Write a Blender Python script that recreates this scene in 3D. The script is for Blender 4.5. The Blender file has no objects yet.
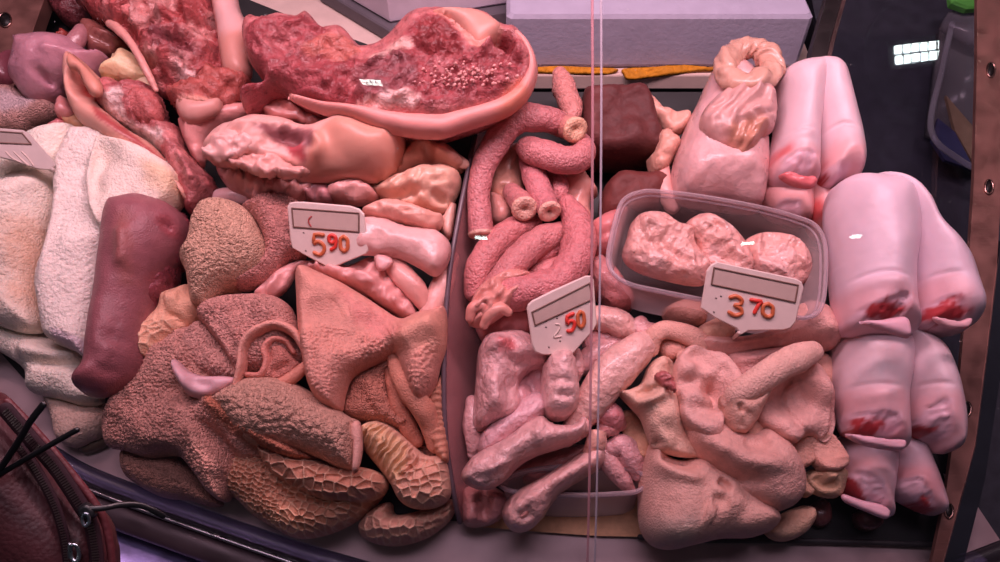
import bpy, math, random
import numpy as np
from mathutils import Vector
C = bpy.context.scene.collection
W, Hh, F = 1000.0, 562.0, 832.0
PITCH = math.radians(50.0)
CAM = np.array([0.0, 0.0, 0.80])
FWD = np.array([0, math.cos(PITCH), -math.sin(PITCH)])
UP = np.array([0, math.sin(PITCH), math.cos(PITCH)])
RT = np.array([1.0, 0, 0])
TILT = math.radians(22.0)
Y0 = 0.36
NRM = np.array([0, -math.sin(TILT), math.cos(TILT)])

def rays(p):
    p = np.atleast_2d(np.asarray(p, float))[:, :2]
    return FWD[None] + RT[None] * ((p[:, :1] - W / 2) / F) + UP[None] * ((Hh / 2 - p[:, 1:2]) / F)

def on_plane(p, P0, n):
    d = rays(p)
    t = ((np.asarray(P0) - CAM) @ n) / (d @ n)
    return CAM + d * t[:, None]

def at(px, py, lift=0.0):
    return on_plane([(px, py)], np.array([0, Y0, lift]), NRM)[0]

def at_depth(px, py, t):
    return CAM + rays([(px, py)])[0] * t

# ---------------------------------------------------------------- noise
def _h(ix, iy, s):
    x = (ix.astype(np.int64) * 374761393 + iy.astype(np.int64) * 668265263 + s * 974711) & 0xFFFFFFFF
    x = ((x ^ (x >> 13)) * 1274126177) & 0xFFFFFFFF
    x = x ^ (x >> 16)
    return (x & 0xFFFFFF) / float(0x1000000)

def vnoise(u, v, s=0):
    iu, iv = np.floor(u), np.floor(v)
    fu, fv = u - iu, v - iv
    fu = fu * fu * fu * (fu * (fu * 6 - 15) + 10); fv = fv * fv * fv * (fv * (fv * 6 - 15) + 10)
    a, b = _h(iu, iv, s), _h(iu + 1, iv, s)
    c, d = _h(iu, iv + 1, s), _h(iu + 1, iv + 1, s)
    return (a * (1 - fu) + b * fu) * (1 - fv) + (c * (1 - fu) + d * fu) * fv

def fbm(u, v, s=0, o=4):
    r, a, f, n = 0, 1.0, 1.0, 0
    for k in range(o):
        # rotate each octave to hide the lattice
        cu, cv = u * 0.8 - v * 0.6, u * 0.6 + v * 0.8
        u, v = cu, cv
        r = r + a * (vnoise(u * f + 7.3 * k, v * f - 3.1 * k, s + k) - 0.5); n += a; a *= 0.5; f *= 2.03
    return r / n * 2

def voro(u, v, s=0):
    iu, iv = np.floor(u), np.floor(v)
    f1 = np.full(u.shape, 9.0); f2 = np.full(u.shape, 9.0)
    for a in (-1, 0, 1):
        for b in (-1, 0, 1):
            cx, cy = iu + a, iv + b
            px = cx + 0.15 + 0.7 * _h(cx, cy, s); py = cy + 0.15 + 0.7 * _h(cx, cy, s + 91)
            d = np.hypot(u - px, v - py)
            f2 = np.where(d < f1, f1, np.minimum(f2, d)); f1 = np.minimum(f1, d)
    return f1, f2

def sstep(a, b, x):
    t = np.clip((x - a) / (b - a), 0, 1)
    return t * t * (3 - 2 * t)

# ---------------------------------------------------------------- 2D helpers
def catmull(P, closed=True, sub=7):
    P = np.asarray(P, float); n = len(P); out = []
    rng = range(n) if closed else range(n - 1)
    for i in rng:
        if closed:
            p0, p1, p2, p3 = P[(i - 1) % n], P[i], P[(i + 1) % n], P[(i + 2) % n]
        else:
            p0, p1, p2, p3 = P[max(i - 1, 0)], P[i], P[i + 1], P[min(i + 2, n - 1)]
        for k in range(sub):
            t = k / sub
            out.append(0.5 * (2 * p1 + (p2 - p0) * t + (2 * p0 - 5 * p1 + 4 * p2 - p3) * t * t + (3 * p1 - p0 - 3 * p2 + p3) * t ** 3))
    if not closed: out.append(P[-1])
    return np.array(out)

def seg_dist(Q, A, B):
    best = np.full(len(Q), 1e9); near = np.zeros((len(Q), 2))
    for a, b in zip(A, B):
        ab = b - a; L = ab @ ab
        t = np.clip(((Q - a) @ ab) / max(L, 1e-12), 0, 1)
        p = a + t[:, None] * ab
        d = ((Q - p) ** 2).sum(1)
        m = d < best
        best[m] = d[m]; near[m] = p[m]
    return np.sqrt(best), near

def sdf(Q, poly):
    d, near = seg_dist(Q, poly, np.roll(poly, -1, 0))
    ins = np.zeros(len(Q), bool)
    x, y = Q[:, 0], Q[:, 1]
    for (x1, y1), (x2, y2) in zip(poly, np.roll(poly, -1, 0)):
        c = (y1 > y) != (y2 > y)
        if c.any():
            xx = (x2 - x1) * (y - y1) / (y2 - y1 + 1e-15) + x1
            ins ^= c & (x < xx)
    return np.where(ins, d, -d), near

def blur(a, k=1, it=2):
    for _ in range(it):
        for ax in (0, 1):
            s = a.copy()
            for j in range(1, k + 1):
                s = s + np.roll(a, j, ax) + np.roll(a, -j, ax)
            a = s / (2 * k + 1)
    return a

# ---------------------------------------------------------------- colours
TINT = np.array([0.98, 0.83, 0.87])     # colour of the case lamp, taken out of the appearance
GAIN = 1.0
def lin(c):
    c = np.asarray(c, float) / 255
    return np.where(c <= 0.04045, c / 12.92, ((c + 0.055) / 1.055) ** 2.4)
def alb(c):
    return np.clip(lin(c) / TINT * GAIN, 0.004, 0.86)

class G:
    def __init__(s, v, f, c=None, mat=None):
        s.v, s.f, s.c, s.mat = v, f, c, mat

SEED = [11]
# ---------------------------------------------------------------- inflated body with a drawn outline
def blob(out, lift=0.03, T=0.03, R=0.02, under=0.5, tilt=None, roll=0.0, res=0.0028, und=(0.18, 0.05),
         strokes=(), flaps=(), tex=(), col=(200, 140, 135), cols=(), rag=0.0, bends=(), mat='wet', plane=None, sub=7, mott=0.05, sharp=False, fine=None, wallcol=(232, 184, 160), facets=()):
    SEED[0] += 17; sd = SEED[0]
    out = np.asarray(out, float)
    flaps, tex, cols = list(flaps), list(tex), list(cols)
    for fp, bl in facets:      # raw cut face of a toe: a shallow rough step with blood
        flaps.append((fp, -.0035, .0022)); tex.append(('meat', .0035, .008, fp)); cols.append((fp, (224, 172, 186), .0025, .004))
        for b in bl: cols.append((b, (178, 58, 64), .003, .010))
    if plane is None:
        tl = TILT if tilt is None else math.radians(tilt)
        P0 = at(out[:, 0].mean(), out[:, 1].mean(), lift)
        n = np.array([-math.tan(math.radians(roll)), -math.tan(tl), 1.0]); n /= np.linalg.norm(n)
    else:
        P0, n = plane
    eu = np.array([1.0, 0, 0]); eu = eu - n * (eu @ n); eu /= np.linalg.norm(eu)
    ev = np.cross(n, eu)
    def uv(p):
        q = on_plane(p, P0, n) - P0
        return np.stack([q @ eu, q @ ev], 1)
    def uvf(p):      # marks lie on the upper surface, not on the rim plane
        q = on_plane(p, P0 + n * T * .8, n) - P0
        return np.stack([q @ eu, q @ ev], 1)
    poly = uv(out if sharp else catmull(out, True, sub))
    lo, hi = poly.min(0) - 2.5 * res, poly.max(0) + 2.5 * res
    nx, ny = int((hi[0] - lo[0]) / res) + 2, int((hi[1] - lo[1]) / res) + 2
    U, V = np.meshgrid(lo[0] + np.arange(nx) * res, lo[1] + np.arange(ny) * res, indexing='ij')
    Q = np.stack([U.ravel(), V.ravel()], 1)
    S, near = sdf(Q, poly)
    if rag:
        S = S + rag * fbm(Q[:, 0] / 0.012, Q[:, 1] / 0.012, sd + 5, 3)
    d = np.clip(S, 0, None)
    dm = max(d.max(), 1e-4); Rr = min(R, dm)
    tt = np.clip(d / Rr, 0, 1)
    dome = np.sqrt(np.clip(1 - (1 - tt) ** 2, 0, 1))
    ins = (S > 0).astype(float).reshape(nx, ny)
    k = max(1, int(0.004 / res))
    db = blur(dome.reshape(nx, ny) * ins, k, 2) / np.maximum(blur(ins, k, 2), 1e-3)
    mix = sstep(0.25, 1.0, tt)
    dome = dome * (1 - mix) + db.ravel() * mix
    q0, q1 = Q[:, 0], Q[:, 1]
    h = T * dome * (1 + und[0] * 2 * fbm(q0 / und[1], q1 / und[1], sd, 2))
    edge = sstep(0.0, 0.35 * Rr, d)
    for s in flaps:
        pp = uvf(catmull(s[0], True, 5)); fs, _ = sdf(Q, pp)
        h = h + s[1] * sstep(0, s[2], fs) * edge
    for s in strokes:
        pts = uvf(catmull(s[0], False, 6)) if len(s[0]) > 1 else uvf(s[0])
        if len(pts) > 1:
            sd_, nr = seg_dist(Q, pts[:-1], pts[1:])
            L_ = np.linalg.norm(pts - pts[0], axis=1).max() + 1e-6
            tp = sstep(0, .28, np.hypot(nr[:, 0] - pts[0, 0], nr[:, 1] - pts[0, 1]) / L_) * sstep(0, .28, np.hypot(nr[:, 0] - pts[-1, 0], nr[:, 1] - pts[-1, 1]) / L_)
        else: sd_ = np.hypot(q0 - pts[0, 0], q1 - pts[0, 1]); tp = 1
        prof = np.exp(-(sd_ / s[1]) ** 2) * tp
        h = h + s[2] * prof * edge
    wall = None
    if fine is None: fine = {'wet': .0016, 'gut': .0024, 'meat': .002, 'fat': .002, 'suede': .0014, 'villi': .0018, 'towel': .0015, 'skin': .0005}.get(mat, 0)
    if fine: tex = list(tex) + [('fbm', fine, .016)] + ([('ridge', fine * .6, .011)] if mat not in ('villi', 'towel', 'suede', 'skin') else [])
    for t in tex:
        kind, amp, sc = t[0], t[1], t[2]
        m = 1.0
        if len(t) > 3 and t[3] is not None:
            ms, _ = sdf(Q, uvf(catmull(t[3], True, 5))); m = sstep(-0.004, 0.006, ms + 0.004 * fbm(q0 / .01, q1 / .01, sd + 3, 2))
        ang = math.radians(t[4]) if len(t) > 4 else 0; st = t[5] if len(t) > 5 else 1
        a0 = (q0 * math.cos(ang) + q1 * math.sin(ang)) / sc / st; a1 = (-q0 * math.sin(ang) + q1 * math.cos(ang)) / sc
        wu = 0.35 * fbm(a0 * .6, a1 * .6, sd + 9, 2); wv = 0.35 * fbm(a0 * .6 + 5, a1 * .6, sd + 10, 2)
        if kind == 'fbm': g = fbm(a0, a1, sd + 20, 4)
        elif kind == 'ridge': g = (1 - np.abs(fbm(a0 + wu * 2, a1 + wv * 2, sd + 21, 3)) * 2.5) - 0.4
        elif kind == 'honey':
            f1, f2 = voro(a0 + wu, a1 + wv, sd + 30); wl = np.exp(-((f2 - f1) / 0.17) ** 1.6); g = wl * (.75 + .5 * vnoise(a0, a1, sd + 8)) - 0.35 * (1 - f1); wall = wl * m if wall is None else np.maximum(wall, wl * m)
        elif kind == 'cob':
            f1, f2 = voro(a0 + wu, a1 + wv, sd + 31); g = (0.8 - f1) * (0.7 + 0.6 * vnoise(a0 * 1.7, a1 * 1.7, sd + 4))
        elif kind == 'villi':
            f1, f2 = voro(a0 + wu, a1 + wv, sd + 32); g = np.clip(0.62 - f1, 0, 1) * 1.3 * (0.45 + 1.1 * vnoise(a0 * .37, a1 * .37, sd + 4))
        elif kind == 'meat':
            g = 0.7 * fbm(a0 + wu * 2, a1 + wv * 2, sd + 22, 5) + 0.6 * ((1 - np.abs(fbm(a0 * 1.7 + wu * 3, a1 * 1.7, sd + 24, 3)) * 3)) - 0.3
        elif kind == 'pleat': g = np.sin((a1 + wv * 1.5) * 6.283) * (0.7 + 0.6 * vnoise(a0, a1, sd + 6))
        h = h + amp * g * m * edge
    B = np.zeros(len(Q))
    for b in bends:
        p = uvf([b[:2]])[0]; B = B + b[3] * np.exp(-((q0 - p[0]) ** 2 + (q1 - p[1]) ** 2) / b[2] ** 2)
    und_t = under * T * dome
    h = np.maximum(h, -und_t + 0.001 * edge)
    # colour
    c = np.repeat(alb(col)[None], len(Q), 0)
    c = c * (1 + mott * fbm(q0 / 0.03, q1 / 0.03, sd + 40, 3))[:, None]
    if wall is not None: c = c * (1 - .55 * wall[:, None]) + alb(wallcol)[None] * .55 * wall[:, None]  # paler wall tips: partly pigment, partly the shade of the cells put into colour
    for cc in cols:
        soft = cc[2] if len(cc) > 2 else 0.004; brk = cc[3] if len(cc) > 3 else 0.004
        if cc[0] is None:
            m = sstep(0.0, 0.5, fbm(q0 / soft, q1 / soft, sd + 50, 3)) * brk
        else:
            ms, _ = sdf(Q, uvf(catmull(cc[0], True, 5))); m = sstep(-soft, soft, ms + brk * fbm(q0 / .008, q1 / .008, sd + 51, 3))
        c = c * (1 - m[:, None]) + alb(cc[1])[None] * m[:, None]
    # mesh
    bord = np.abs(S) <= 0.6 * res; inn = S > 0.6 * res
    P2 = Q.copy()
    if not rag:
        P2[bord] = near[bord]
    keep = bord | inn
    idx = np.full(len(Q), -1); ki = np.nonzero(keep)[0]; idx[ki] = np.arange(len(ki))
    nrm = n[None]
    base = P0[None] + P2[ki, :1] * eu[None] + P2[ki, 1:] * ev[None]
    hb = np.where(bord[ki], 0, h[ki]) + B[ki]; lb = np.where(bord[ki], 0, -und_t[ki]) + B[ki]
    top = base + hb[:, None] * nrm
    inner = inn[ki]; bot_i = np.full(len(ki), -1); bi = np.nonzero(inner)[0]
    bot_i[bi] = len(ki) + np.arange(len(bi)); bot_i[~inner] = np.nonzero(~inner)[0]
    bot = (base + lb[:, None] * nrm)[bi]
    verts = np.vstack([top, bot]); colr = np.vstack([c[ki], c[ki][bi]])
    I = np.arange(nx * ny).reshape(nx, ny)
    q = np.stack([I[:-1, :-1], I[1:, :-1], I[1:, 1:], I[:-1, 1:]], -1).reshape(-1, 4)
    kq = keep[q]; cnt = kq.sum(1); anyin = inn[q].any(1)
    cs = S[q].mean(1)
    faces = []
    full = q[(cnt == 4) & (anyin | (cs > 0.1 * res))]
    faces += idx[full].tolist()
    fb = bot_i[idx[full]][:, ::-1]
    faces += [f for f in fb.tolist()]
    tri = q[(cnt == 3) & anyin]
    for r in tri:
        a = [int(idx[x]) for x in r if keep[x]]
        faces.append(a); faces.append([int(bot_i[x]) for x in a][::-1])
    # two-sided all-border quads share the same verts on both sides: drop the duplicate
    seen = set(); ff = []
    for f in faces:
        kf = tuple(sorted(f))
        if kf in seen or len(set(f)) < 3: continue
        seen.add(kf); ff.append(f)
    return G(verts, ff, colr, mat)

# ---------------------------------------------------------------- swept body
def tube(path, r, lift=None, col=(190, 110, 110), cols=(), mat='tube', seg=18, sub=8, flat=1.0, wob=0.07, wsc=0.016, rings=0.0,
         ends=('round', 'round'), world=False, closed=False, endcol=None, mott=0.06, rpx=True):
    SEED[0] += 13; sd = SEED[0]
    if world: P = np.asarray(path, float)
    else: P = np.array([at(p[0], p[1], p[2] if len(p) > 2 else lift) for p in path])
    rr = np.asarray(r, float) if hasattr(r, '__len__') else np.full(len(P), float(r))
    if len(rr) != len(P): rr = np.interp(np.linspace(0, 1, len(P)), np.linspace(0, 1, len(rr)), rr)
    if rpx: rr = rr / 880.0
    PR = catmull(np.hstack([P, rr[:, None]]), closed, sub)
    P, rr = PR[:, :3], np.abs(PR[:, 3])
    n = len(P)
    Tn = np.roll(P, -1, 0) - np.roll(P, 1, 0)
    if not closed: Tn[0] = P[1] - P[0]; Tn[-1] = P[-1] - P[-2]
    Tn /= np.linalg.norm(Tn, axis=1)[:, None]
    s = np.concatenate([[0], np.cumsum(np.linalg.norm(np.diff(P, axis=0), axis=1))])
    th = np.linspace(0, 2 * math.pi, seg, endpoint=False)
    V, cl = [], []
    base = alb(col)
    up = NRM
    N0 = None
    def ring(c, t, rad, ss, color, noise=True):
        b = np.cross(t, up); nb = np.linalg.norm(b)
        b = b / nb if nb > 0.1 else RT
        nn = np.cross(b, t)
        a0, a1 = np.cos(th), np.sin(th)
        rw = 1 + (wob * 2 * fbm(np.full(seg, ss / wsc) + a0 * rad / wsc, a1 * rad / wsc + 3, sd, 3) if noise else 0)
        if rings and noise: rw = rw + rings * math.sin(ss / 0.0045 + 2 * vnoise(np.array([ss / .01]), np.array([0.]), sd)[0])
        V.append(c + (a0 * rad * rw)[:, None] * b + (a1 * rad * rw * flat)[:, None] * nn)
        m = 1 + mott * fbm(np.full(seg, ss / .012) + a0 * rad / .012, a1 * rad / .012, sd + 4, 3)
        cl.append(np.asarray(color)[None] * m[:, None])
    ec = alb(endcol) if endcol is not None else base
    def cap(i, t, kind, ss, start):
        c, rad = P[i], rr[i]
        if kind == 'round': seq = [(math.sin(a) * 1.0, math.cos(a)) for a in (0.35, 0.7, 1.05, 1.3, 1.5)]
        elif kind == 'cut': seq = [(0.10, 1.07), (0.25, 1.05), (0.38, 0.92), (0.42, 0.72), (0.36, 0.46), (0.24, 0.24), (0.05, 0.10)]
        elif kind == 'flat': seq = [(0.02, 0.97), (0.04, 0.5), (0.04, 0.1)]
        else: seq = []
        out = []
        for k, (o, q) in enumerate(seq):
            out.append((c + t * o * rad * (-1 if start else 1), rad * q, ss + .02 * k * (kind == 'cut'), ec if kind == 'cut' else base))
        return out
    seqs = []
    if not closed and ends[0]:
        for c, rad, ss, colr in cap(0, Tn[0], ends[0], 0.0, True)[::-1]: ring(c, Tn[0], rad, ss, colr, ends[0] != 'flat')
    for i in range(n): ring(P[i], Tn[i], rr[i], s[i], base)
    if not closed and ends[1]:
        for c, rad, ss, colr in cap(n - 1, Tn[-1], ends[1], s[-1], False): ring(c, Tn[-1], rad, ss, colr, ends[1] != 'flat')
    m = len(V); V = np.vstack(V); cl = np.vstack(cl)
    f = []
    for i in range(m if closed else m - 1):
        a, b = i * seg, ((i + 1) % m) * seg
        for j in range(seg):
            k = (j + 1) % seg
            f.append([a + j, a + k, b + k, b + j])
    if not closed:
        f.append(list(range(seg))[::-1]); f.append(list(range((m - 1) * seg, m * seg)))
    return G(V, f, cl, mat)

def prism(poly3, nvec, thick, col, mat, bevel=0.0):
    """slab: closed 3D outline extruded by thick along -nvec; a small chamfer on the front"""
    P = np.asarray(poly3, float); n = len(P); nvec = np.asarray(nvec, float) / np.linalg.norm(nvec)
    c = P.mean(0)
    if bevel:
        dirs = P - c; L = np.linalg.norm(dirs, axis=1)[:, None]
        Pin = P - dirs / L * bevel
        R = [Pin, P - nvec * bevel, P - nvec * (thick - bevel), Pin - nvec * thick]
    else: R = [P, P - nvec * thick]
    V = np.vstack(R); f = [list(range(n))]
    for k in range(len(R) - 1):
        for j in range(n):
            a, b = k * n + j, k * n + (j + 1) % n
            f.append([a + n, b + n, b, a])
    f.append(list(range((len(R) - 1) * n, len(R) * n))[::-1])
    return G(V, f, np.repeat(alb(col)[None], len(V), 0), mat)

def box(lo, hi, col, mat, rot=0.0, bev=0.0):
    lo, hi = np.asarray(lo, float), np.asarray(hi, float); c = (lo + hi) / 2
    b = min(bev, 0.45 * min(hi - lo))
    x, y = hi[0] - c[0], hi[1] - c[1]
    oct_ = [(-x + b, -y), (x - b, -y), (x, -y + b), (x, y - b), (x - b, y), (-x + b, y), (-x, y - b), (-x, -y + b)] if b else [(-x, -y), (x, -y), (x, y), (-x, y)]
    cr, sr = math.cos(rot), math.sin(rot)
    P = np.array([(c[0] + a * cr - d * sr, c[1] + a * sr + d * cr, hi[2]) for a, d in oct_])
    return prism(P, (0, 0, 1), hi[2] - lo[2], col, mat, b)

def join(gs):
    v, f, c, o = [], [], [], 0
    for g in gs:
        v.append(g.v); c.append(g.c); f += [[i + o for i in q] for q in g.f]; o += len(g.v)
    return G(np.vstack(v), f, np.vstack(c), gs[0].mat)

# ---------------------------------------------------------------- objects
def mesh_obj(name, gs, parent=None, smooth=True, origin=None):
    if isinstance(gs, G): gs = [gs]
    mats = []; v, f, c, mi, o = [], [], [], [], 0
    for g in gs:
        if g.mat not in mats: mats.append(g.mat)
        v.append(g.v); c.append(g.c); f += [[i + o for i in q] for q in g.f]; mi += [mats.index(g.mat)] * len(g.f); o += len(g.v)
    v = np.vstack(v); c = np.vstack(c)
    if origin is None:
        origin = np.array([(v[:, 0].min() + v[:, 0].max()) / 2, (v[:, 1].min() + v[:, 1].max()) / 2, v[:, 2].min()])
    me = bpy.data.meshes.new(name)
    me.from_pydata((v - origin).tolist(), [], f)
    a = me.color_attributes.new('Col', 'FLOAT_COLOR', 'POINT')
    a.data.foreach_set('color', np.hstack([c, np.ones((len(c), 1))]).astype(np.float32).ravel())
    for m in mats: me.materials.append(MAT[m])
    me.polygons.foreach_set('material_index', np.array(mi, np.int32))
    me.polygons.foreach_set('use_smooth', np.full(len(f), smooth))
    me.validate(); me.update()
    ob = bpy.data.objects.new(name, me); C.objects.link(ob)
    ob.location = Vector(origin)
    if parent is not None:
        ob.parent = parent; ob.location = Vector(origin) - parent.location
        ob['_w'] = 0; del ob['_w']
    return ob

def thing(name, label, cat, gs=None, group=None, smooth=True, loc=None):
    if gs is None:
        ob = bpy.data.objects.new(name, None); C.objects.link(ob); ob.location = Vector(loc); ob.empty_display_size = 0.02
    else: ob = mesh_obj(name, gs, None, smooth)
    ob['label'] = label; ob['category'] = cat
    if group: ob['group'] = group
    return ob

def part(parent, name, gs, label=None, smooth=True):
    """child of a thing, or of a part (two levels at most); locations are given in the world and made local"""
    g = gs if isinstance(gs, list) else [gs]
    ob = mesh_obj(name, g, None, smooth)
    w = ob.location.copy(); pw = Vector((0, 0, 0)); q = parent
    while q is not None: pw += q.location; q = q.parent
    ob.parent = parent; ob.location = w - pw
    if label: ob['label'] = label
    return ob

def struct(name, gs, smooth=False, label=None):
    ob = mesh_obj(name, gs, None, smooth); ob['kind'] = 'structure'
    if label: ob['label'] = label
    return ob

# ---------------------------------------------------------------- materials
MAT = {}
def make_mat(name, rough=0.45, spec=0.5, var=0.12, vscale=60, bumps=(), sss=0.0, metal=0.0, coat=0.0, trans=None, flatcol=None, rvar=0.0):
    m = bpy.data.materials.new(name); m.use_nodes = True
    nt = m.node_tree; N = nt.nodes; L = nt.links; N.clear()
    out = N.new('ShaderNodeOutputMaterial'); bs = N.new('ShaderNodeBsdfPrincipled')
    tc = N.new('ShaderNodeTexCoord')
    at_ = N.new('ShaderNodeAttribute'); at_.attribute_name = 'Col'
    nz = N.new('ShaderNodeTexNoise'); nz.inputs['Scale'].default_value = vscale; nz.inputs['Detail'].default_value = 5
    L.new(tc.outputs['Object'], nz.inputs['Vector'])
    mr = N.new('ShaderNodeMapRange'); mr.inputs['From Min'].default_value = 0.3; mr.inputs['From Max'].default_value = 0.7
    mr.inputs['To Min'].default_value = 1 - var; mr.inputs['To Max'].default_value = 1 + var
    L.new(nz.outputs['Fac'], mr.inputs['Value'])
    mx = N.new('ShaderNodeVectorMath'); mx.operation = 'SCALE'
    L.new(at_.outputs['Color'], mx.inputs[0]); L.new(mr.outputs['Result'], mx.inputs['Scale'])
    L.new(mx.outputs['Vector'], bs.inputs['Base Color'])
    bs.inputs['Roughness'].default_value = rough; bs.inputs['Specular IOR Level'].default_value = spec
    bs.inputs['Metallic'].default_value = metal
    if rvar:
        r2 = N.new('ShaderNodeMapRange'); r2.inputs['From Min'].default_value = .35; r2.inputs['From Max'].default_value = .65
        r2.inputs['To Min'].default_value = max(rough - rvar, .05); r2.inputs['To Max'].default_value = rough + rvar
        L.new(nz.outputs['Fac'], r2.inputs['Value']); L.new(r2.outputs['Result'], bs.inputs['Roughness'])
    if sss:
        bs.inputs['Subsurface Weight'].default_value = sss
        bs.inputs['Subsurface Radius'].default_value = (1, .45, .35); bs.inputs['Subsurface Scale'].default_value = 0.006
    if coat: bs.inputs['Coat Weight'].default_value = coat; bs.inputs['Coat Roughness'].default_value = 0.15
    prev = None
    for b in bumps:       # (kind, scale, strength, dist, stretch)
        if b[0] == 'noise':
            t = N.new('ShaderNodeTexNoise'); t.inputs['Scale'].default_value = b[1]; t.inputs['Detail'].default_value = 4; o = t.outputs['Fac']
        else:
            t = N.new('ShaderNodeTexVoronoi'); t.inputs['Scale'].default_value = b[1]; o = t.outputs['Distance']
        if len(b) > 4:
            mp = N.new('ShaderNodeMapping'); mp.inputs['Scale'].default_value = b[4]; L.new(tc.outputs['Object'], mp.inputs['Vector']); L.new(mp.outputs['Vector'], t.inputs['Vector'])
        else: L.new(tc.outputs['Object'], t.inputs['Vector'])
        bp = N.new('ShaderNodeBump'); bp.inputs['Strength'].default_value = b[2]; bp.inputs['Distance'].default_value = b[3]
        if b[0] == 'voro': bp.invert = True
        L.new(o, bp.inputs['Height'])
        if prev is not None: L.new(prev, bp.inputs['Normal'])
        prev = bp.outputs['Normal']
    if prev is not None: L.new(prev, bs.inputs['Normal'])
    if trans is not None:       # clear plastic: part of the light passes straight through
        tr = N.new('ShaderNodeBsdfTransparent'); tr.inputs['Color'].default_value = (*trans[1], 1)
        ms = N.new('ShaderNodeMixShader')
        if len(trans) > 2:      # more opaque at grazing angles
            lw = N.new('ShaderNodeLayerWeight'); lw.inputs['Blend'].default_value = 0.35
            m3 = N.new('ShaderNodeMapRange'); m3.inputs['To Min'].default_value = trans[0]; m3.inputs['To Max'].default_value = trans[2]
            L.new(lw.outputs['Facing'], m3.inputs['Value']); L.new(m3.outputs['Result'], ms.inputs['Fac'])
        else: ms.inputs['Fac'].default_value = trans[0]
        L.new(tr.outputs['BSDF'], ms.inputs[1]); L.new(bs.outputs['BSDF'], ms.inputs[2]); L.new(ms.outputs['Shader'], out.inputs['Surface'])
    else: L.new(bs.outputs['BSDF'], out.inputs['Surface'])
    MAT[name] = m
    return m
make_mat('wet', .36, .5, .10, 70, [('noise', 160, .25, .004), ('noise', 600, .2, .0015)], sss=.15, coat=.25, rvar=.1)
make_mat('skin', .42, .45, .05, 40, [('noise', 90, .12, .004), ('noise', 900, .12, .001)], sss=.2, rvar=.08)
make_mat('tube', .42, .5, .16, 160, [('noise', 200, .5, .005), ('voro', 420, .45, .002)], sss=.12, rvar=.1)
make_mat('villi', .65, .25, .2, 260, [('voro', 520, .8, .003), ('noise', 900, .6, .0025)], sss=.0)
make_mat('towel', .65, .25, .08, 160, [('noise', 520, .6, .003), ('voro', 330, .35, .002)], sss=.1)
make_mat('suede', .6, .3, .1, 160, [('noise', 560, .7, .0025), ('noise', 120, .2, .004)], sss=.1)
make_mat('meat', .38, .5, .28, 110, [('noise', 130, .55, .006), ('noise', 420, .5, .003)], sss=.08, rvar=.12)
make_mat('fat', .4, .5, .08, 60, [('noise', 140, .4, .005)], sss=.2)
make_mat('liver', .6, .3, .15, 90, [('noise', 300, .4, .002)])
make_mat('tongue', .46, .45, .1, 120, [('voro', 650, .3, .0015), ('noise', 90, .25, .004)], sss=.05)
make_mat('gut', .28, .5, .14, 90, [('noise', 110, .7, .007), ('noise', 400, .3, .002)], sss=.15, coat=.35)
LAMP, FILL, WORLD, EXPO, LEDK = 12.5, 14.0, 0.04, 0.0, 30.0
# ================================================================ bay behind the divider, rear: heads
LAV, CREAM, PINKT, SKIN, RED = (178, 118, 132), (244, 212, 202), (205, 134, 124), (206, 138, 126), (158, 72, 76)
thing('dark_red_meat', 'dark red lump of meat against the black rear corner, behind the lavender organ', 'meat', [
    blob([(45, -6), (88, -8), (93, 18), (84, 30), (70, 28), (56, 14)], .03, .03, mat='meat', col=(100, 42, 48), tex=[('meat', .006, .02)])])
thing('red_trimming', 'small bright red scrap of meat in the dark corner behind the lavender organ', 'meat', [
    blob([(34, 42), (46, 37), (58, 36), (64, 30), (70, 36), (60, 47), (45, 48), (36, 46)], .045, .012, mat='meat', col=(150, 55, 50), tex=[('meat', .004, .01)])])
thing('dark_organ', 'glossy dark red organ at the steel end strip, above the brown tripe', 'offal', [
    blob([(-12, 70), (4, 62), (22, 55), (26, 75), (20, 92), (0, 94), (-12, 94)], .035, .03, mat='wet', col=(120, 58, 70))])
thing('brown_tripe', 'fuzzy light brown tripe between the lavender organ and the cream tripe', 'tripe', [
    blob([(-15, 92), (0, 89), (18, 90), (30, 100), (45, 104), (57, 106), (62, 115), (52, 123), (35, 129), (22, 135), (0, 136), (-15, 136)], .05, .03, mat='villi', col=(190, 138, 132), tex=[('villi', .004, .005)], res=.002,
         cols=[([(-15, 92), (20, 90), (35, 102), (10, 112), (-15, 110)], (200, 165, 170), .006)])])
thing('dark_tripe_scrap', 'dark reddish brown fold under the long bone, behind the cream fat', 'offal', [
    blob([(84, 36), (92, 26), (104, 28), (116, 36), (126, 44), (134, 52), (120, 58), (102, 62), (90, 56)], .05, .03, mat='wet', col=(135, 74, 70), strokes=[([(92, 36), (104, 41), (114, 41)], .003, -.012), ([(92, 32), (106, 36), (116, 38)], .003, .006)])])
o = thing('lavender_organ', 'lavender pink smooth organ with a horn and a deep crease at the rear corner', 'offal', [
    blob([(20, 44), (23, 58), (20, 70), (16, 84), (22, 94), (31, 103), (42, 105), (56, 101), (68, 94), (82, 88), (96, 80), (104, 72), (112, 63), (108, 58), (98, 60), (90, 54), (84, 48), (72, 44), (55, 43), (38, 47)], .06, .05, R=.035, mat='wet', col=LAV,
         strokes=[([(28, 64), (38, 71), (50, 78), (62, 84), (74, 90)], .0045, -.024), ([(40, 82), (55, 92), (64, 90)], .008, .01), ([(40, 55), (60, 52), (80, 58)], .004, .005), ([(75, 62), (90, 68), (104, 66)], .006, .006)], tex=[('ridge', .0015, .012, None, 20, 2)]),
    tube([(70, 50, .08), (78, 38, .08), (82, 32, .075)], [9, 9, 8], col=(165, 105, 112), mat='wet'),
    blob([(20, 41), (24, 42), (31, 48), (30, 56), (24, 58), (20, 52)], .085, .01, mat='wet', col=(175, 120, 130), strokes=[([(24, 46), (26, 54)], .002, -.006)])])
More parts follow.
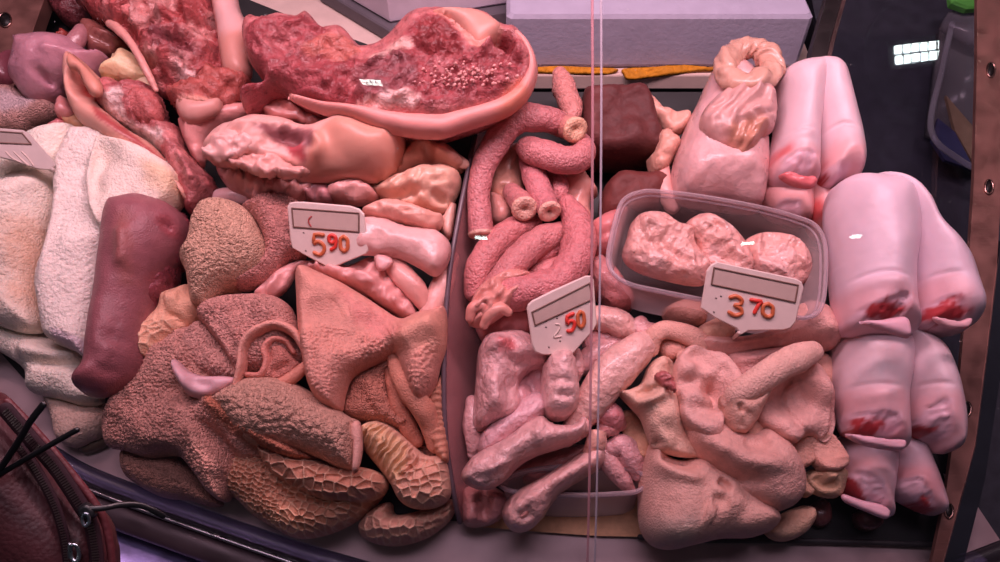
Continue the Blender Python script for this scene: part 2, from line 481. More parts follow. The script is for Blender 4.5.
thing('cream_fat', 'pale cream lump of fat between the lavender organ and the red half head', 'fat', [
    blob([(103, 82), (108, 72), (114, 62), (117, 52), (120, 58), (131, 55), (140, 60), (147, 72), (153, 82), (141, 89), (130, 88), (118, 85)], .065, .03, mat='fat', col=(232, 190, 155), strokes=[([(118, 62), (130, 66), (142, 70)], .002, -.006), ([(110, 74), (122, 76), (134, 72)], .003, .004)], tex=[('ridge', .004, .02)]),
    blob([(102, 82), (110, 80), (114, 86), (112, 94), (104, 98), (101, 92)], .07, .015, mat='fat', col=(225, 178, 152)),
    blob([(132, 88), (142, 80), (150, 78), (154, 88), (148, 93), (138, 92)], .07, .015, mat='fat', col=(230, 190, 165))])
o = thing('split_head', 'ragged red half head with stringy meat, under the tan skin band at the rear', 'meat', [
    blob([(82, -8), (90, 14), (100, 25), (112, 30), (122, 40), (138, 62), (150, 84), (160, 97), (185, 100), (212, 96), (228, 84), (230, 60), (226, 30), (218, 10), (212, -8)], .07, .045, R=.03, mat='meat', col=(160, 70, 72), res=.002,
         tex=[('meat', .012, .03), ('ridge', .006, .016, None, 40, 2.5)], cols=[(None, (205, 140, 138), .02, .7), ([(150, 30), (170, 32), (200, 50), (195, 62), (172, 55), (155, 45)], (122, 58, 64), .01, .008), ([(178, 70), (196, 78), (190, 100), (176, 92)], (215, 165, 165), .004, .01), ([(88, 10), (108, 8), (112, 24), (100, 24)], (195, 110, 110), .004, .006)], rag=.004,
         strokes=[([(160, 35), (185, 48), (198, 58)], .006, -.02), ([(195, 20), (212, 40), (216, 60)], .006, -.012), ([(150, 12), (180, 22), (205, 18)], .006, .012), ([(120, 10), (128, 30), (140, 50)], .008, -.014)])])
part(o, 'bone', tube([(110, 24, .10), (118, 29, .108), (130, 42, .115), (141, 60, .115), (150, 78, .11), (156, 90, .105)], [4, 4.5, 3.6, 3.6, 3.4, 2.6], col=(208, 138, 132), mat='fat', wob=.1), 'long pale pink bone')
part(o, 'ear', [blob([(118, -6), (135, -6), (140, 6), (136, 20), (122, 16)], .11, .012, mat='meat', col=(195, 105, 105), tex=[('meat', .003, .012)])])
thing('skin_band', 'tan pink band of smooth skin hanging beside the big half head', 'skin', [
    blob([(212, -10), (234, -10), (241, 12), (250, 28), (252, 50), (252, 78), (240, 84), (226, 78), (220, 55), (217, 30), (213, 10)], .1, .02, R=.018, mat='skin', col=(196, 128, 120), cols=[([(212, -10), (234, -10), (244, 25), (216, 32)], (205, 150, 150), .01)])])
o = thing('jaw_cut', 'reddish brown jaw cut with a rim of smooth skin, below the ragged half head', 'meat', [
    blob([(168, 98), (180, 90), (200, 78), (212, 68), (224, 74), (246, 72), (252, 84), (246, 96), (232, 106), (206, 120), (192, 122), (178, 112)], .10, .03, mat='meat', col=(164, 78, 74), tex=[('meat', .008, .018)], cols=[([(176, 98), (200, 96), (222, 102), (216, 118), (192, 126), (176, 116)], (196, 128, 116), .003, .001)], rag=.002)])
part(o, 'skin_rim', blob([(176, 101), (188, 98), (206, 101), (222, 100), (220, 112), (206, 121), (190, 124), (179, 116)], .112, .012, R=.02, mat='skin', col=(198, 134, 128)))
thing('pink_cut', 'crumpled pink cut in the gap between the jaw cut and the torn ear piece', 'offal', [
    blob([(182, 128), (196, 120), (212, 120), (230, 110), (250, 106), (268, 112), (262, 122), (240, 127), (222, 134), (210, 148), (204, 168), (194, 160), (186, 144)], .08, .03, mat='wet', col=(205, 132, 130), tex=[('ridge', .005, .02)])])
thing('pink_scrap', 'small pink scrap of offal under the torn ear, beside the brown tripe', 'offal', [
    blob([(60, 106), (66, 98), (72, 106), (77, 118), (66, 121), (58, 118)], .07, .015, mat='wet', col=(205, 125, 125))])
thing('rosy_scrap', 'rosy red shred at the rear edge of the cream tripe', 'offal', [
    blob([(33, 138), (45, 128), (60, 120), (67, 124), (60, 132), (46, 137)], .066, .012, mat='wet', col=(200, 110, 115))])
thing('tan_fat_scrap', 'tan fatty scrap tucked between the skin strip and the cream tripe', 'fat', [
    blob([(62, 118), (74, 114), (88, 124), (100, 134), (90, 137), (72, 132)], .06, .016, mat='fat', col=(196, 140, 110), tex=[('meat', .005, .012)])])
o = thing('head_slice', 'red and white slice of head lying behind the cream tripe', 'meat', [
    blob([(95, 102), (108, 86), (120, 84), (130, 90), (142, 88), (156, 92), (166, 106), (171, 124), (181, 130), (188, 150), (202, 166), (214, 182), (219, 196), (208, 212), (194, 218), (184, 204), (165, 158), (145, 142), (120, 128)], .075, .035, R=.025, mat='meat', col=(178, 92, 94), res=.002, tex=[('meat', .007, .02)],
         cols=[([(98, 104), (114, 92), (124, 91), (124, 106), (130, 118), (146, 126), (162, 129), (166, 138), (150, 140), (124, 126)], (232, 190, 188), .003, .004), ([(160, 120), (172, 128), (196, 165), (206, 190), (196, 200), (180, 170)], (200, 120, 120), .003, .008), (None, (140, 60, 66), .016, .5)], rag=.002,
         strokes=[([(167, 122), (180, 150), (195, 180), (200, 200)], .004, .012), ([(175, 118), (186, 146), (206, 176)], .004, -.012)])])
part(o, 'round_muscle', blob([(127, 95), (140, 89), (155, 93), (164, 106), (163, 121), (150, 126), (136, 120), (128, 108)], .1, .016, mat='meat', col=(176, 88, 88), tex=[('meat', .003, .012)]), 'round dull red cut muscle')
o = thing('eared_skin', 'long pale skin strip ending in a torn upright ear', 'skin', [
    blob([(66, 62), (73, 55), (84, 62), (96, 74), (103, 82), (103, 96), (97, 103), (110, 115), (130, 131), (150, 143), (166, 160), (180, 180), (190, 196), (187, 204), (176, 188), (158, 168), (140, 158), (118, 147), (98, 134), (80, 122), (69, 102), (65, 80)], .095, .02, R=.014, mat='skin', col=(214, 146, 134),
         cols=[([(72, 72), (80, 70), (88, 82), (90, 94), (80, 92), (74, 84)], (176, 66, 60), .004, .004), ([(92, 104), (112, 118), (132, 134), (160, 154), (176, 176), (165, 166), (135, 144), (104, 124)], (165, 72, 72), .0015, .002)], strokes=[([(74, 66), (80, 82), (88, 96)], .006, -.02), ([(70, 62), (68, 85), (76, 105)], .004, .008)])])
part(o, 'ear_tip', blob([(67, 60), (72, 54), (80, 60), (92, 72), (102, 84), (102, 96), (92, 96), (84, 84), (78, 72), (70, 70)], .125, .01, mat='skin', col=(206, 134, 120)))
# the large half head
o = thing('half_head', 'big split half head, cut face up, with a thick pale skin rim', 'meat', [
    blob([(244, 34), (254, 22), (268, 25), (282, 20), (300, 24), (312, 20), (326, 34), (345, 34), (356, 44), (364, 51), (380, 47), (395, 35), (410, 21), (430, 16), (460, 15), (486, 20), (502, 34), (516, 37), (530, 50), (537, 70), (531, 92), (515, 111), (490, 122), (465, 130), (440, 137), (415, 136), (380, 131), (350, 121), (320, 113), (300, 104), (285, 96), (270, 97), (256, 109), (247, 114), (244, 105), (254, 93), (268, 88), (258, 74), (248, 58)], .13, .038, R=.02, under=1.0, mat='meat', col=(176, 96, 98), res=.002,
         cols=[([(244, 28), (262, 18), (312, 16), (344, 50), (366, 60), (402, 42), (416, 20), (440, 16), (458, 32), (468, 54), (480, 52), (492, 40), (506, 34), (521, 48), (524, 70), (512, 88), (490, 99), (460, 106), (430, 110), (400, 108), (370, 108), (340, 108), (310, 101), (284, 94), (240, 118), (240, 90), (250, 65)], (146, 62, 68), .003, .004),
               (None, (190, 112, 116), .016, .4), ([(300, 48), (322, 34), (345, 34), (360, 48), (346, 58), (328, 56)], (176, 92, 86), .003, .002),
               ([(356, 76), (370, 63), (392, 58), (410, 64), (420, 78), (410, 94), (385, 101), (362, 95)], (132, 66, 72), .003, .002),
               ([(345, 106), (370, 101), (400, 98), (418, 100), (418, 110), (380, 112)], (222, 168, 166), .003, .006),
               ([(368, 56), (384, 50), (404, 42), (412, 50), (400, 56), (384, 60)], (206, 150, 145), .003, .004),
               ([(434, 17), (460, 14), (486, 20), (502, 34), (476, 54), (464, 42), (452, 24)], (204, 132, 124), .002, .002),
               ([(416, 24), (436, 20), (456, 34), (464, 54), (440, 58), (420, 48)], (132, 50, 54), .004, .006),
               ([(300, 106), (330, 112), (370, 120), (420, 126), (470, 116), (500, 106), (480, 120), (440, 130), (380, 126), (330, 114)], (216, 134, 134), .003, .002),
               ([(500, 100), (520, 80), (532, 90), (514, 110), (490, 118)], (212, 120, 100), .006, .003)],
         tex=[('meat', .007, .028, [(244, 24), (312, 16), (366, 60), (402, 42), (440, 16), (480, 52), (506, 36), (522, 70), (490, 99), (430, 108), (340, 106), (284, 92), (244, 100)]), ('meat', .005, .010, [(415, 22), (450, 30), (470, 60), (500, 50), (505, 85), (460, 100), (418, 100), (420, 60)])],
         strokes=[([(510, 38), (527, 58), (528, 88), (500, 110), (445, 130), (380, 124), (330, 112)], .007, .009), ([(360, 72), (375, 62), (395, 58), (415, 68)], .003, .007), ([(358, 82), (370, 98), (395, 104), (418, 94)], .003, .006), ([(340, 104), (355, 85), (372, 62)], .005, -.008),
                  ([(490, 44), (505, 42), (510, 56)], .006, -.03), ([(480, 62), (488, 50), (494, 42)], .003, .012), ([(496, 60), (514, 46), (518, 66)], .004, .01), ([(255, 95), (290, 88), (330, 98)], .005, .008), ([(268, 82), (300, 84), (335, 90)], .004, -.008), ([(405, 50), (440, 55), (470, 58)], .005, -.01), ([(260, 40), (290, 50), (330, 70)], .008, -.008)])])
bub = []
random.seed(3)
for k in range(110):
    px, py = 464 + random.gauss(0, 22), 76 + random.gauss(0, 6)
    p = at(px, py, .177 + random.uniform(-.003, .004)); r = random.uniform(.0007, .0017)
    bub.append(tube([p, p + np.array([r * .5, 0, r * .4])], [r, r], world=True, rpx=False, col=(214, 140, 140), mat='wet', seg=7, sub=1, wob=.15))
part(o, 'skin_rim', [blob([(286, 98), (320, 114), (350, 122), (380, 132), (415, 138), (440, 139), (466, 131), (491, 123), (516, 112), (532, 93), (538, 70), (531, 49), (517, 36), (511, 42), (521, 56), (525, 72), (518, 87), (505, 98), (484, 107), (460, 113), (436, 117), (410, 117), (380, 114), (350, 109), (320, 104), (298, 98)], .15, .02, R=.012, mat='skin', col=(216, 138, 134), res=.002, cols=[([(500, 104), (520, 84), (534, 92), (516, 112), (492, 122)], (214, 124, 108), .008, .003)]), blob([(428, 18), (460, 13), (486, 18), (503, 32), (495, 44), (479, 55), (468, 45), (459, 33), (445, 23)], .155, .022, R=.014, mat='skin', col=(210, 140, 130))], 'smooth pale pink skin edge')
part(o, 'glands', [join(bub)], 'shiny pale beads of gland tissue')
part(o, 'eyeball', blob([(366, 78), (378, 67), (396, 65), (410, 74), (408, 88), (392, 96), (374, 93)], .158, .013, R=.03, mat='wet', col=(140, 72, 78)), 'dull mauve rounded eye region')
o['label'] = 'big split half head, cut face up, with a thick pale skin rim'
thing('ear_flap', 'pale torn ear piece with smooth pink skin, below the big half head', 'skin', [
    blob([(206, 154), (212, 140), (224, 131), (240, 126), (260, 122), (290, 124), (312, 131), (330, 127), (348, 123), (375, 130), (402, 138), (406, 150), (399, 168), (381, 182), (350, 184), (300, 182), (270, 178), (240, 171), (215, 166)], .11, .04, R=.03, mat='skin', col=(222, 158, 152), cols=[([(306, 160), (318, 136), (345, 122), (406, 136), (402, 170), (350, 188), (292, 182), (302, 170)], (212, 140, 126), .005, .002), ([(262, 130), (285, 126), (310, 130), (316, 140), (304, 156), (290, 150), (270, 142)], (140, 80, 84), .005, .006), ([(290, 148), (300, 144), (306, 150), (302, 158), (292, 157)], (176, 70, 78), .003, .003)],  # dark recess of the ear: its shade put into the colour
         strokes=[([(268, 134), (290, 138), (304, 148)], .007, -.022), ([(312, 134), (322, 150), (308, 160)], .005, .008), ([(214, 150), (230, 146), (244, 150)], .003, -.006), ([(215, 158), (250, 164), (290, 172)], .004, .006)], rag=.0015, flaps=[([(210, 140), (240, 126), (270, 128), (262, 150), (236, 160), (214, 158)], .007, .003), ([(240, 150), (280, 152), (300, 165), (270, 176), (240, 168)], .006, .003)], tex=[('ridge', .006, .02, [(205, 122), (300, 122), (290, 180), (205, 172)], 30, 1.6)])])
o = [q for q in C.objects if q.name == 'ear_flap'][0]
part(o, 'torn_edge', [blob([(204, 152), (216, 138), (234, 130), (252, 128), (262, 138), (250, 150), (236, 158), (222, 162), (208, 160)], .15, .010, R=.006, mat='wet', col=(226, 164, 160), rag=.003, und=(.7, .02), res=.0018, tex=[('ridge', .004, .014)]),
    blob([(226, 162), (244, 154), (266, 154), (288, 162), (310, 172), (300, 180), (272, 178), (246, 172)], .142, .010, R=.006, mat='wet', col=(220, 154, 148), rag=.003, und=(.7, .02), res=.0018, tex=[('ridge', .004, .014)])], 'torn pale pink membrane')
thing('stringy_scrap', 'stringy reddish scrap in the shadow between the half head and the torn ear piece', 'offal', [
    blob([(254, 112), (268, 98), (286, 98), (304, 108), (322, 118), (340, 124), (318, 130), (296, 126), (272, 124)], .10, .02, mat='wet', col=(184, 104, 100), rag=.002, tex=[('ridge', .006, .012, None, -30, 2.5)])])
thing('layered_scrap', 'thin layered pink scraps folded beneath the torn ear piece', 'offal', [
    blob([(216, 166), (240, 171), (270, 178), (300, 183), (318, 188), (312, 198), (285, 206), (262, 206), (244, 196), (228, 188)], .09, .022, mat='wet', col=(216, 148, 146), tex=[('pleat', .0035, .012, None, 75)], strokes=[([(225, 178), (255, 190), (290, 196)], .003, -.008)])])
thing('whitish_tube', 'smooth whitish pink tube end behind the tan tripe', 'offal', [
    tube([(212, 200, .075), (226, 196, .08), (244, 198, .08), (262, 203, .078)], [7, 8, 8, 6], col=(224, 168, 172), mat='wet')])
thing('pleated_scrap', 'upright dull mauve pleats behind the red-figured price tag', 'offal', [
    blob([(296, 186), (310, 184), (328, 186), (338, 196), (334, 208), (318, 208), (304, 200)], .085, .02, mat='wet', col=(186, 120, 124), strokes=[([(304, 188), (308, 202)], .003, .008), ([(314, 188), (316, 205)], .003, -.008), ([(324, 190), (326, 204)], .003, .006)])])
thing('small_rolled_offal', 'pink rolled offal between the torn ear piece and the wrinkled pale pieces', 'offal', [
    blob([(328, 192), (338, 187), (350, 185), (368, 186), (380, 198), (372, 205), (356, 207), (340, 206), (330, 200)], .09, .025, mat='wet', col=(214, 146, 142), strokes=[([(335, 198), (355, 192), (374, 198)], .003, -.006)], tex=[('ridge', .002, .01)])])
thing('thick_pale_cut', 'thick folded pale cut tucked in below the end of the half head', 'offal', [
    blob([(402, 141), (424, 138), (446, 148), (463, 160), (464, 172), (440, 174), (420, 173), (400, 179), (384, 184), (394, 168), (405, 150)], .085, .03, mat='wet', col=(224, 156, 140), strokes=[([(420, 140), (432, 160), (440, 172)], .004, -.01), ([(410, 142), (430, 148), (460, 164)], .005, .008)], tex=[('ridge', .0025, .014, None, 60, 2)]),
    tube([(412, 140, .10), (432, 145, .105), (450, 156, .10), (464, 164, .095)], [5, 6, 7, 5], col=(230, 165, 150), mat='wet', flat=.7)])
thing('wrinkled_offal', 'wrinkled pale peach offal, crinkled along its middle, against the divider', 'offal', [
    blob([(378, 186), (398, 179), (420, 172), (446, 170), (460, 176), (461, 188), (455, 202), (444, 216), (424, 214), (402, 210), (382, 202), (370, 192)], .085, .035, mat='wet', col=(226, 164, 146), res=.002, tex=[('ridge', .007, .016, None, 20, 1.6)], strokes=[([(384, 195), (410, 190), (440, 196), (452, 206)], .004, -.01)])])
thing('ruffled_offal', 'ruffled peach roll lying just behind the smooth pale flap', 'offal', [
    blob([(362, 216), (378, 204), (396, 203), (416, 208), (432, 214), (444, 218), (440, 230), (428, 233), (408, 227), (385, 223)], .10, .026, mat='wet', col=(222, 152, 140), res=.002, tex=[('ridge', .005, .013, None, -20, 1.8)])])
thing('edge_sliver', 'narrow pale slice standing against the divider edge', 'offal', [
    blob([(440, 222), (448, 208), (456, 203), (454, 225), (450, 240), (442, 236)], .085, .015, mat='wet', col=(224, 160, 148))])
thing('pale_flap', 'smooth pale pink flap behind the red-figured price tag, hanging to the divider', 'offal', [
    blob([(350, 222), (366, 219), (386, 220), (410, 228), (436, 231), (450, 243), (449, 262), (436, 277), (420, 269), (402, 260), (386, 257), (374, 256), (355, 252)], .105, .022, R=.016, mat='wet', col=(230, 170, 168), strokes=[([(370, 250), (390, 252), (420, 262)], .004, .006), ([(374, 236), (400, 238), (430, 246)], .012, .005)]),
    blob([(374, 256), (386, 255), (394, 262), (386, 270), (378, 270)], .112, .006, mat='wet', col=(226, 160, 160))])
thing('thin_sheets', 'thin glossy pink sheets crumpled in front of the red-figured price tag', 'offal', [
    blob([(254, 296), (264, 284), (280, 270), (300, 261), (322, 262), (350, 266), (372, 258), (388, 266), (396, 280), (412, 300), (418, 318), (404, 320), (380, 307), (350, 292), (322, 280), (300, 274), (286, 292), (268, 302)], .08, .022, mat='wet', col=(220, 148, 146), res=.002, tex=[('pleat', .0025, .014, None, 65), ('ridge', .003, .018)],
         flaps=[([(290, 270), (320, 262), (370, 275), (375, 290), (340, 285)], .008, .004), ([(340, 280), (375, 275), (400, 300), (412, 318), (380, 305)], .006, .004)])])
thing('pale_gut', 'pair of short pale tubes between the smooth flap and the divider', 'offal', [
    tube([(386, 262, .09), (400, 272, .095), (414, 288, .095), (426, 306, .085)], [9, 10, 10, 7], col=(224, 152, 146), mat='wet'),
    tube([(452, 258, .075), (446, 272, .08), (440, 290, .085), (430, 312, .085)], [7, 9, 10, 9], col=(226, 158, 152), mat='wet')])
# ================================================================ cream tripe, tongue
thing('cream_tripe', 'large cream towel tripe draped in folds under the tongue', 'tripe', [
    blob([(-28, 138), (8, 148), (30, 141), (55, 131), (80, 130), (78, 150), (64, 176), (30, 186), (0, 202), (-28, 208)], .065, .028, R=.02, mat='towel', col=CREAM, tex=[('villi', .0022, .0036)], res=.0014),
    blob([(-28, 196), (6, 186), (36, 176), (60, 174), (64, 195), (54, 235), (44, 285), (46, 326), (30, 334), (0, 326), (-28, 312)], .06, .04, R=.035, mat='towel', col=(242, 208, 198), tex=[('villi', .0022, .0036)], res=.0014, cols=[([(10, 230), (40, 225), (42, 300), (10, 300)], (222, 174, 154), .02, .01)], strokes=[([(0, 205), (30, 188), (55, 180)], .008, .006)]),
    blob([(60, 172), (74, 136), (90, 131), (108, 132), (130, 141), (152, 151), (168, 161), (185, 178), (190, 190), (184, 212), (150, 232), (118, 250), (104, 300), (92, 356), (75, 351), (56, 343), (47, 334), (44, 310), (42, 280), (52, 238), (58, 208)], .075, .03, R=.018, mat='towel', col=(242, 208, 202), res=.0013, tex=[('villi', .0022, .0036, [(40, 130), (98, 130), (90, 180), (98, 215), (120, 245), (90, 360), (40, 340)])],
         flaps=[([(97, 138), (112, 137), (152, 151), (186, 178), (184, 214), (146, 232), (113, 245), (100, 226), (91, 200), (88, 175), (93, 152)], .010, .006)], strokes=[([(99, 140), (90, 175), (94, 205), (112, 240)], .005, .007), ([(110, 145), (100, 180), (106, 210)], .010, -.006), ([(62, 175), (52, 240), (44, 300)], .006, .006)], bends=[(185, 195, .04, .01)],
         cols=[([(99, 138), (112, 137), (152, 151), (186, 178), (184, 214), (146, 232), (113, 245), (98, 215), (92, 180)], (240, 206, 196), .003, .001), ([(52, 328), (92, 345), (92, 358), (60, 346)], (226, 190, 200), .003, .001), ([(150, 170), (186, 180), (184, 200), (165, 200)], (228, 184, 158), .012, .006)]),
    blob([(-28, 300), (10, 324), (45, 334), (75, 350), (94, 357), (100, 385), (104, 402), (85, 407), (62, 400), (38, 395), (30, 388), (28, 372), (0, 352), (-28, 345)], .035, .03, R=.022, mat='towel', col=(242, 208, 198), res=.0014, tex=[('villi', .0022, .0036, [(-28, 360), (110, 365), (110, 410), (-28, 400)])], strokes=[([(16, 342), (35, 352), (60, 352), (92, 345)], .010, .016), ([(30, 362), (60, 366), (96, 360)], .005, -.01)]),
    blob([(44, 392), (65, 396), (95, 400), (106, 404), (112, 420), (104, 436), (92, 442), (76, 448), (60, 440), (52, 415)], .018, .022, mat='towel', col=(214, 170, 158), tex=[('villi', .0022, .0036)], res=.0014)])
thing('dark_gap', 'dark brown piece standing in for the shaded gap under the cream tripe', 'tripe', [
    blob([(78, 444), (96, 438), (108, 428), (118, 424), (116, 440), (100, 450), (84, 454)], .006, .012, mat='wet', col=(96, 70, 60))])  # dark gap beneath the tripe, its shade put into the colour
thing('tongue_root_meat', 'ragged dark red meat along the far side of the tongue', 'meat', [
    blob([(182, 212), (192, 222), (196, 240), (188, 262), (178, 285), (170, 306), (158, 318), (148, 310), (152, 290), (164, 265), (176, 240)], .075, .03, mat='meat', col=(130, 56, 66), tex=[('meat', .008, .014)], rag=.003)])
thing('tongue', 'large purplish brown tongue lying on the cream tripe', 'tongue', [
    blob([(118, 206), (130, 202), (148, 199), (165, 203), (178, 210), (187, 222), (189, 238), (182, 258), (170, 276), (162, 290), (155, 310), (150, 335), (145, 366), (134, 384), (118, 395), (100, 398), (86, 395), (80, 386), (84, 374), (90, 366), (92, 348), (96, 318), (101, 285), (105, 252), (110, 222)], .09, .05, R=.032, mat='tongue', col=(146, 82, 90), und=(.06, .05),
         strokes=[([(128, 225), (128, 250), (126, 275)], .008, .008), ([(162, 218), (166, 230)], .003, -.012), ([(92, 368), (115, 370), (140, 360)], .006, -.004), ([(100, 330), (120, 340), (140, 335)], .004, -.003), ([(98, 345), (118, 352), (140, 350)], .004, .003), ([(150, 275), (156, 300), (148, 330)], .004, .004)],
         tex=[('cob', .0022, .005, [(115, 215), (150, 205), (150, 270), (125, 280)]), ('ridge', .0018, .012, [(95, 320), (150, 320), (140, 370), (92, 370)])],
         cols=[([(84, 372), (115, 370), (145, 362), (140, 395), (80, 402)], (160, 84, 92), .008, .002), ([(120, 220), (136, 220), (134, 278), (120, 278)], (152, 86, 86), .008, .004), ([(146, 270), (160, 270), (152, 305), (144, 300)], (150, 72, 80), .006, .004), ([(158, 214), (168, 214), (170, 230), (162, 232)], (138, 62, 70), .003, .003)])])
# ================================================================ tan and pink tripe
thing('tan_tripe', 'fuzzy tan tripe lobe with a knobbly lower end, right beside the tongue', 'tripe', [
    blob([(196, 224), (206, 209), (222, 203), (238, 205), (250, 213), (260, 230), (267, 250), (262, 268), (245, 281), (226, 290), (214, 300), (204, 307), (193, 304), (190, 290), (188, 275), (183, 260), (192, 243)], .10, .04, R=.03, mat='villi', col=(218, 164, 144), res=.0009, tex=[('cob', .0042, .0030)]),
    blob([(192, 286), (180, 290), (166, 297), (161, 310), (150, 321), (142, 335), (141, 350), (148, 363), (159, 362), (172, 348), (186, 336), (202, 322), (218, 305), (240, 294), (240, 282), (205, 296)], .075, .035, R=.022, mat='suede', col=(224, 160, 136), res=.001, tex=[('honey', .003, .0085, [(138, 322), (175, 318), (165, 365), (138, 365)]), ('villi', .002, .005, [(195, 290), (240, 282), (235, 310), (195, 330)])], strokes=[([(162, 312), (176, 318), (186, 330)], .004, -.006), ([(163, 300), (180, 296)], .008, .006)])])
thing('pink_tripe', 'fuzzy pink tripe lobe between the tan lobe and the red-figured price tag', 'tripe', [
    blob([(243, 210), (260, 200), (286, 192), (302, 205), (306, 240), (306, 258), (290, 262), (276, 275), (262, 286), (242, 292), (238, 284), (258, 268), (266, 248), (258, 226)], .085, .035, R=.03, mat='villi', col=(204, 132, 126), res=.001, tex=[('villi', .004, .0030)])])
DT = (212, 146, 136)
thing('brown_pink_tripe', 'wide fuzzy pink brown tripe draped over the front steel edge', 'tripe', [
    blob([(128, 446), (150, 452), (180, 452), (198, 468), (214, 488), (224, 505), (210, 507), (190, 501), (165, 498), (140, 486), (126, 472)], .02, .03, mat='villi', col=(190, 130, 118), res=.0012, tex=[('cob', .004, .0042)]),
    blob([(172, 343), (190, 330), (215, 335), (240, 365), (258, 398), (285, 428), (310, 448), (330, 462), (300, 470), (262, 462), (240, 480), (228, 502), (212, 494), (196, 472), (180, 457), (150, 458), (125, 451), (110, 447), (106, 430), (112, 410), (121, 394), (140, 380), (151, 365), (158, 350)], .055, .045, R=.026, mat='villi', col=DT, res=.0009, tex=[('villi', .0042, .0030)],
         strokes=[([(190, 385), (215, 402), (240, 420), (272, 442), (330, 470)], .009, .022), ([(240, 435), (262, 452), (300, 470)], .006, -.016), ([(196, 418), (222, 442), (240, 480)], .006, -.018), ([(190, 420), (205, 445), (222, 480)], .009, .010), ([(170, 380), (185, 400), (215, 395)], .008, -.008), ([(130, 440), (160, 440), (185, 450)], .01, .008)], cols=[([(212, 395), (240, 412), (275, 438), (315, 455), (300, 466), (255, 446), (225, 425)], (206, 122, 100), .006, .003)])])
thing('draped_tripe', 'dusty pink tripe folded in two flaps above the pale tab', 'tripe', [
    blob([(180, 345), (186, 334), (200, 322), (212, 328), (226, 345), (242, 370), (246, 380), (230, 384), (210, 380), (190, 367), (178, 354)], .085, .026, R=.02, mat='villi', col=(210, 146, 138), res=.0009, tex=[('villi', .0042, .0029)]),
    blob([(200, 318), (208, 305), (222, 299), (250, 296), (274, 297), (290, 306), (298, 322), (304, 345), (308, 362), (280, 372), (252, 374), (240, 378), (226, 354), (210, 332)], .088, .03, R=.02, mat='villi', col=(214, 146, 138), res=.0009, tex=[('villi', .0042, .0029)], strokes=[([(206, 320), (222, 342), (238, 368)], .005, .007), ([(232, 310), (245, 312)], .006, -.004)])])
thing('pale_tab', 'smooth whitish lilac tab curling out of the dusty pink tripe', 'tripe', [
    blob([(171, 362), (175, 359), (181, 363), (190, 371), (204, 376), (224, 376), (240, 380), (226, 392), (206, 399), (190, 396), (182, 387), (175, 376)], .115, .014, R=.01, mat='skin', col=(220, 164, 172), strokes=[([(174, 364), (182, 376), (188, 392)], .004, .006), ([(190, 376), (200, 384), (215, 384)], .004, -.005)])])
o = thing('curled_tripe', 'thick tripe strip curled into an open ring', 'tripe', [
    tube([(238, 384, .115), (242, 366, .12), (243, 350, .122), (250, 338, .122), (264, 329, .122), (280, 326, .122), (294, 333, .12), (303, 346, .115), (308, 358, .11)], [3, 3.6, 3.6, 4, 4, 4, 4, 3.4, 3], col=(222, 150, 138), mat='suede', flat=3.2),
    tube([(250, 376, .112), (262, 376, .114), (268, 364, .114), (266, 350, .114), (274, 341, .114), (286, 342, .112), (294, 352, .108)], [3, 3.4, 3.4, 3.4, 3.2, 3, 2.4], col=(208, 128, 118), mat='suede', flat=3.0)])
part(o, 'inner_fold', blob([(262, 372), (270, 360), (272, 350), (280, 344), (290, 348), (298, 360), (304, 368), (290, 380), (274, 386), (262, 384)], .098, .02, mat='villi', col=(200, 122, 112), tex=[('villi', .0025, .005)], res=.0018, strokes=[([(270, 376), (284, 366), (296, 362)], .004, -.008)]))
part(o, 'lip', tube([(262, 388, .11), (280, 384, .113), (296, 375, .113), (308, 364, .11)], [3, 4.5, 5, 4], col=(216, 136, 120), mat='suede', flat=1.4))
thing('wide_tripe_flap', 'broad pink tripe flap spread beside the divider, smooth at its far edge', 'tripe', [
    blob([(298, 276), (306, 269), (318, 273), (332, 279), (346, 286), (366, 298), (384, 310), (402, 320), (418, 314), (434, 311), (446, 310), (447, 345), (441, 366), (436, 386), (424, 402), (412, 398), (402, 372), (396, 358), (384, 362), (366, 370), (352, 380), (346, 396), (342, 412), (330, 412), (318, 402), (310, 386), (305, 365), (300, 335), (298, 300)], .095, .04, R=.022, mat='suede', col=(214, 142, 130), res=.001, tex=[('villi', .004, .0030, [(300, 335), (340, 325), (395, 345), (350, 375), (340, 415), (312, 405)]), ('cob', .0048, .0036, [(425, 345), (450, 335), (440, 390), (415, 402), (405, 370)]), ('ridge', .0015, .010, [(330, 285), (400, 320), (390, 345), (340, 320)], -65, 3)],
         strokes=[([(392, 350), (410, 334), (446, 320)], .014, .016), ([(330, 290), (360, 310), (395, 335)], .012, -.008), ([(300, 280), (304, 330), (312, 385), (330, 408)], .006, .006), ([(352, 376), (372, 364), (396, 352)], .006, .010)],
         cols=[([(395, 330), (446, 312), (446, 345), (410, 352), (390, 348)], (222, 150, 134), .008, .004), ([(340, 290), (384, 312), (400, 330), (370, 335)], (216, 134, 128), .01, .006)])])
thing('brown_strand', 'bunched brown tripe strands hanging beneath the broad flap', 'tripe', [
    blob([(343, 412), (348, 392), (356, 376), (374, 366), (394, 358), (398, 376), (402, 400), (412, 424), (400, 430), (376, 424), (352, 420)], .07, .03, R=.02, mat='villi', col=(196, 122, 106), res=.0012, tex=[('cob', .0035, .0042)], strokes=[([(385, 365), (392, 395), (402, 425)], .004, -.012), ([(365, 372), (376, 400), (390, 422)], .006, .006)])])
thing('tube_strand', 'smooth tan fold of tripe hanging down like a thick tube under the broad flap', 'tripe', [
    tube([(394, 358, .10), (398, 372, .105), (408, 388, .105), (420, 405, .10), (430, 424, .085), (436, 444, .075)], [6, 8, 9.5, 10, 9, 8], col=(206, 130, 112), mat='suede', rings=.02),
    tube([(392, 372, .09), (396, 395, .09), (404, 420, .08), (416, 440, .07)], [6, 7, 8, 7], col=(196, 116, 98), mat='suede', rings=.03)])
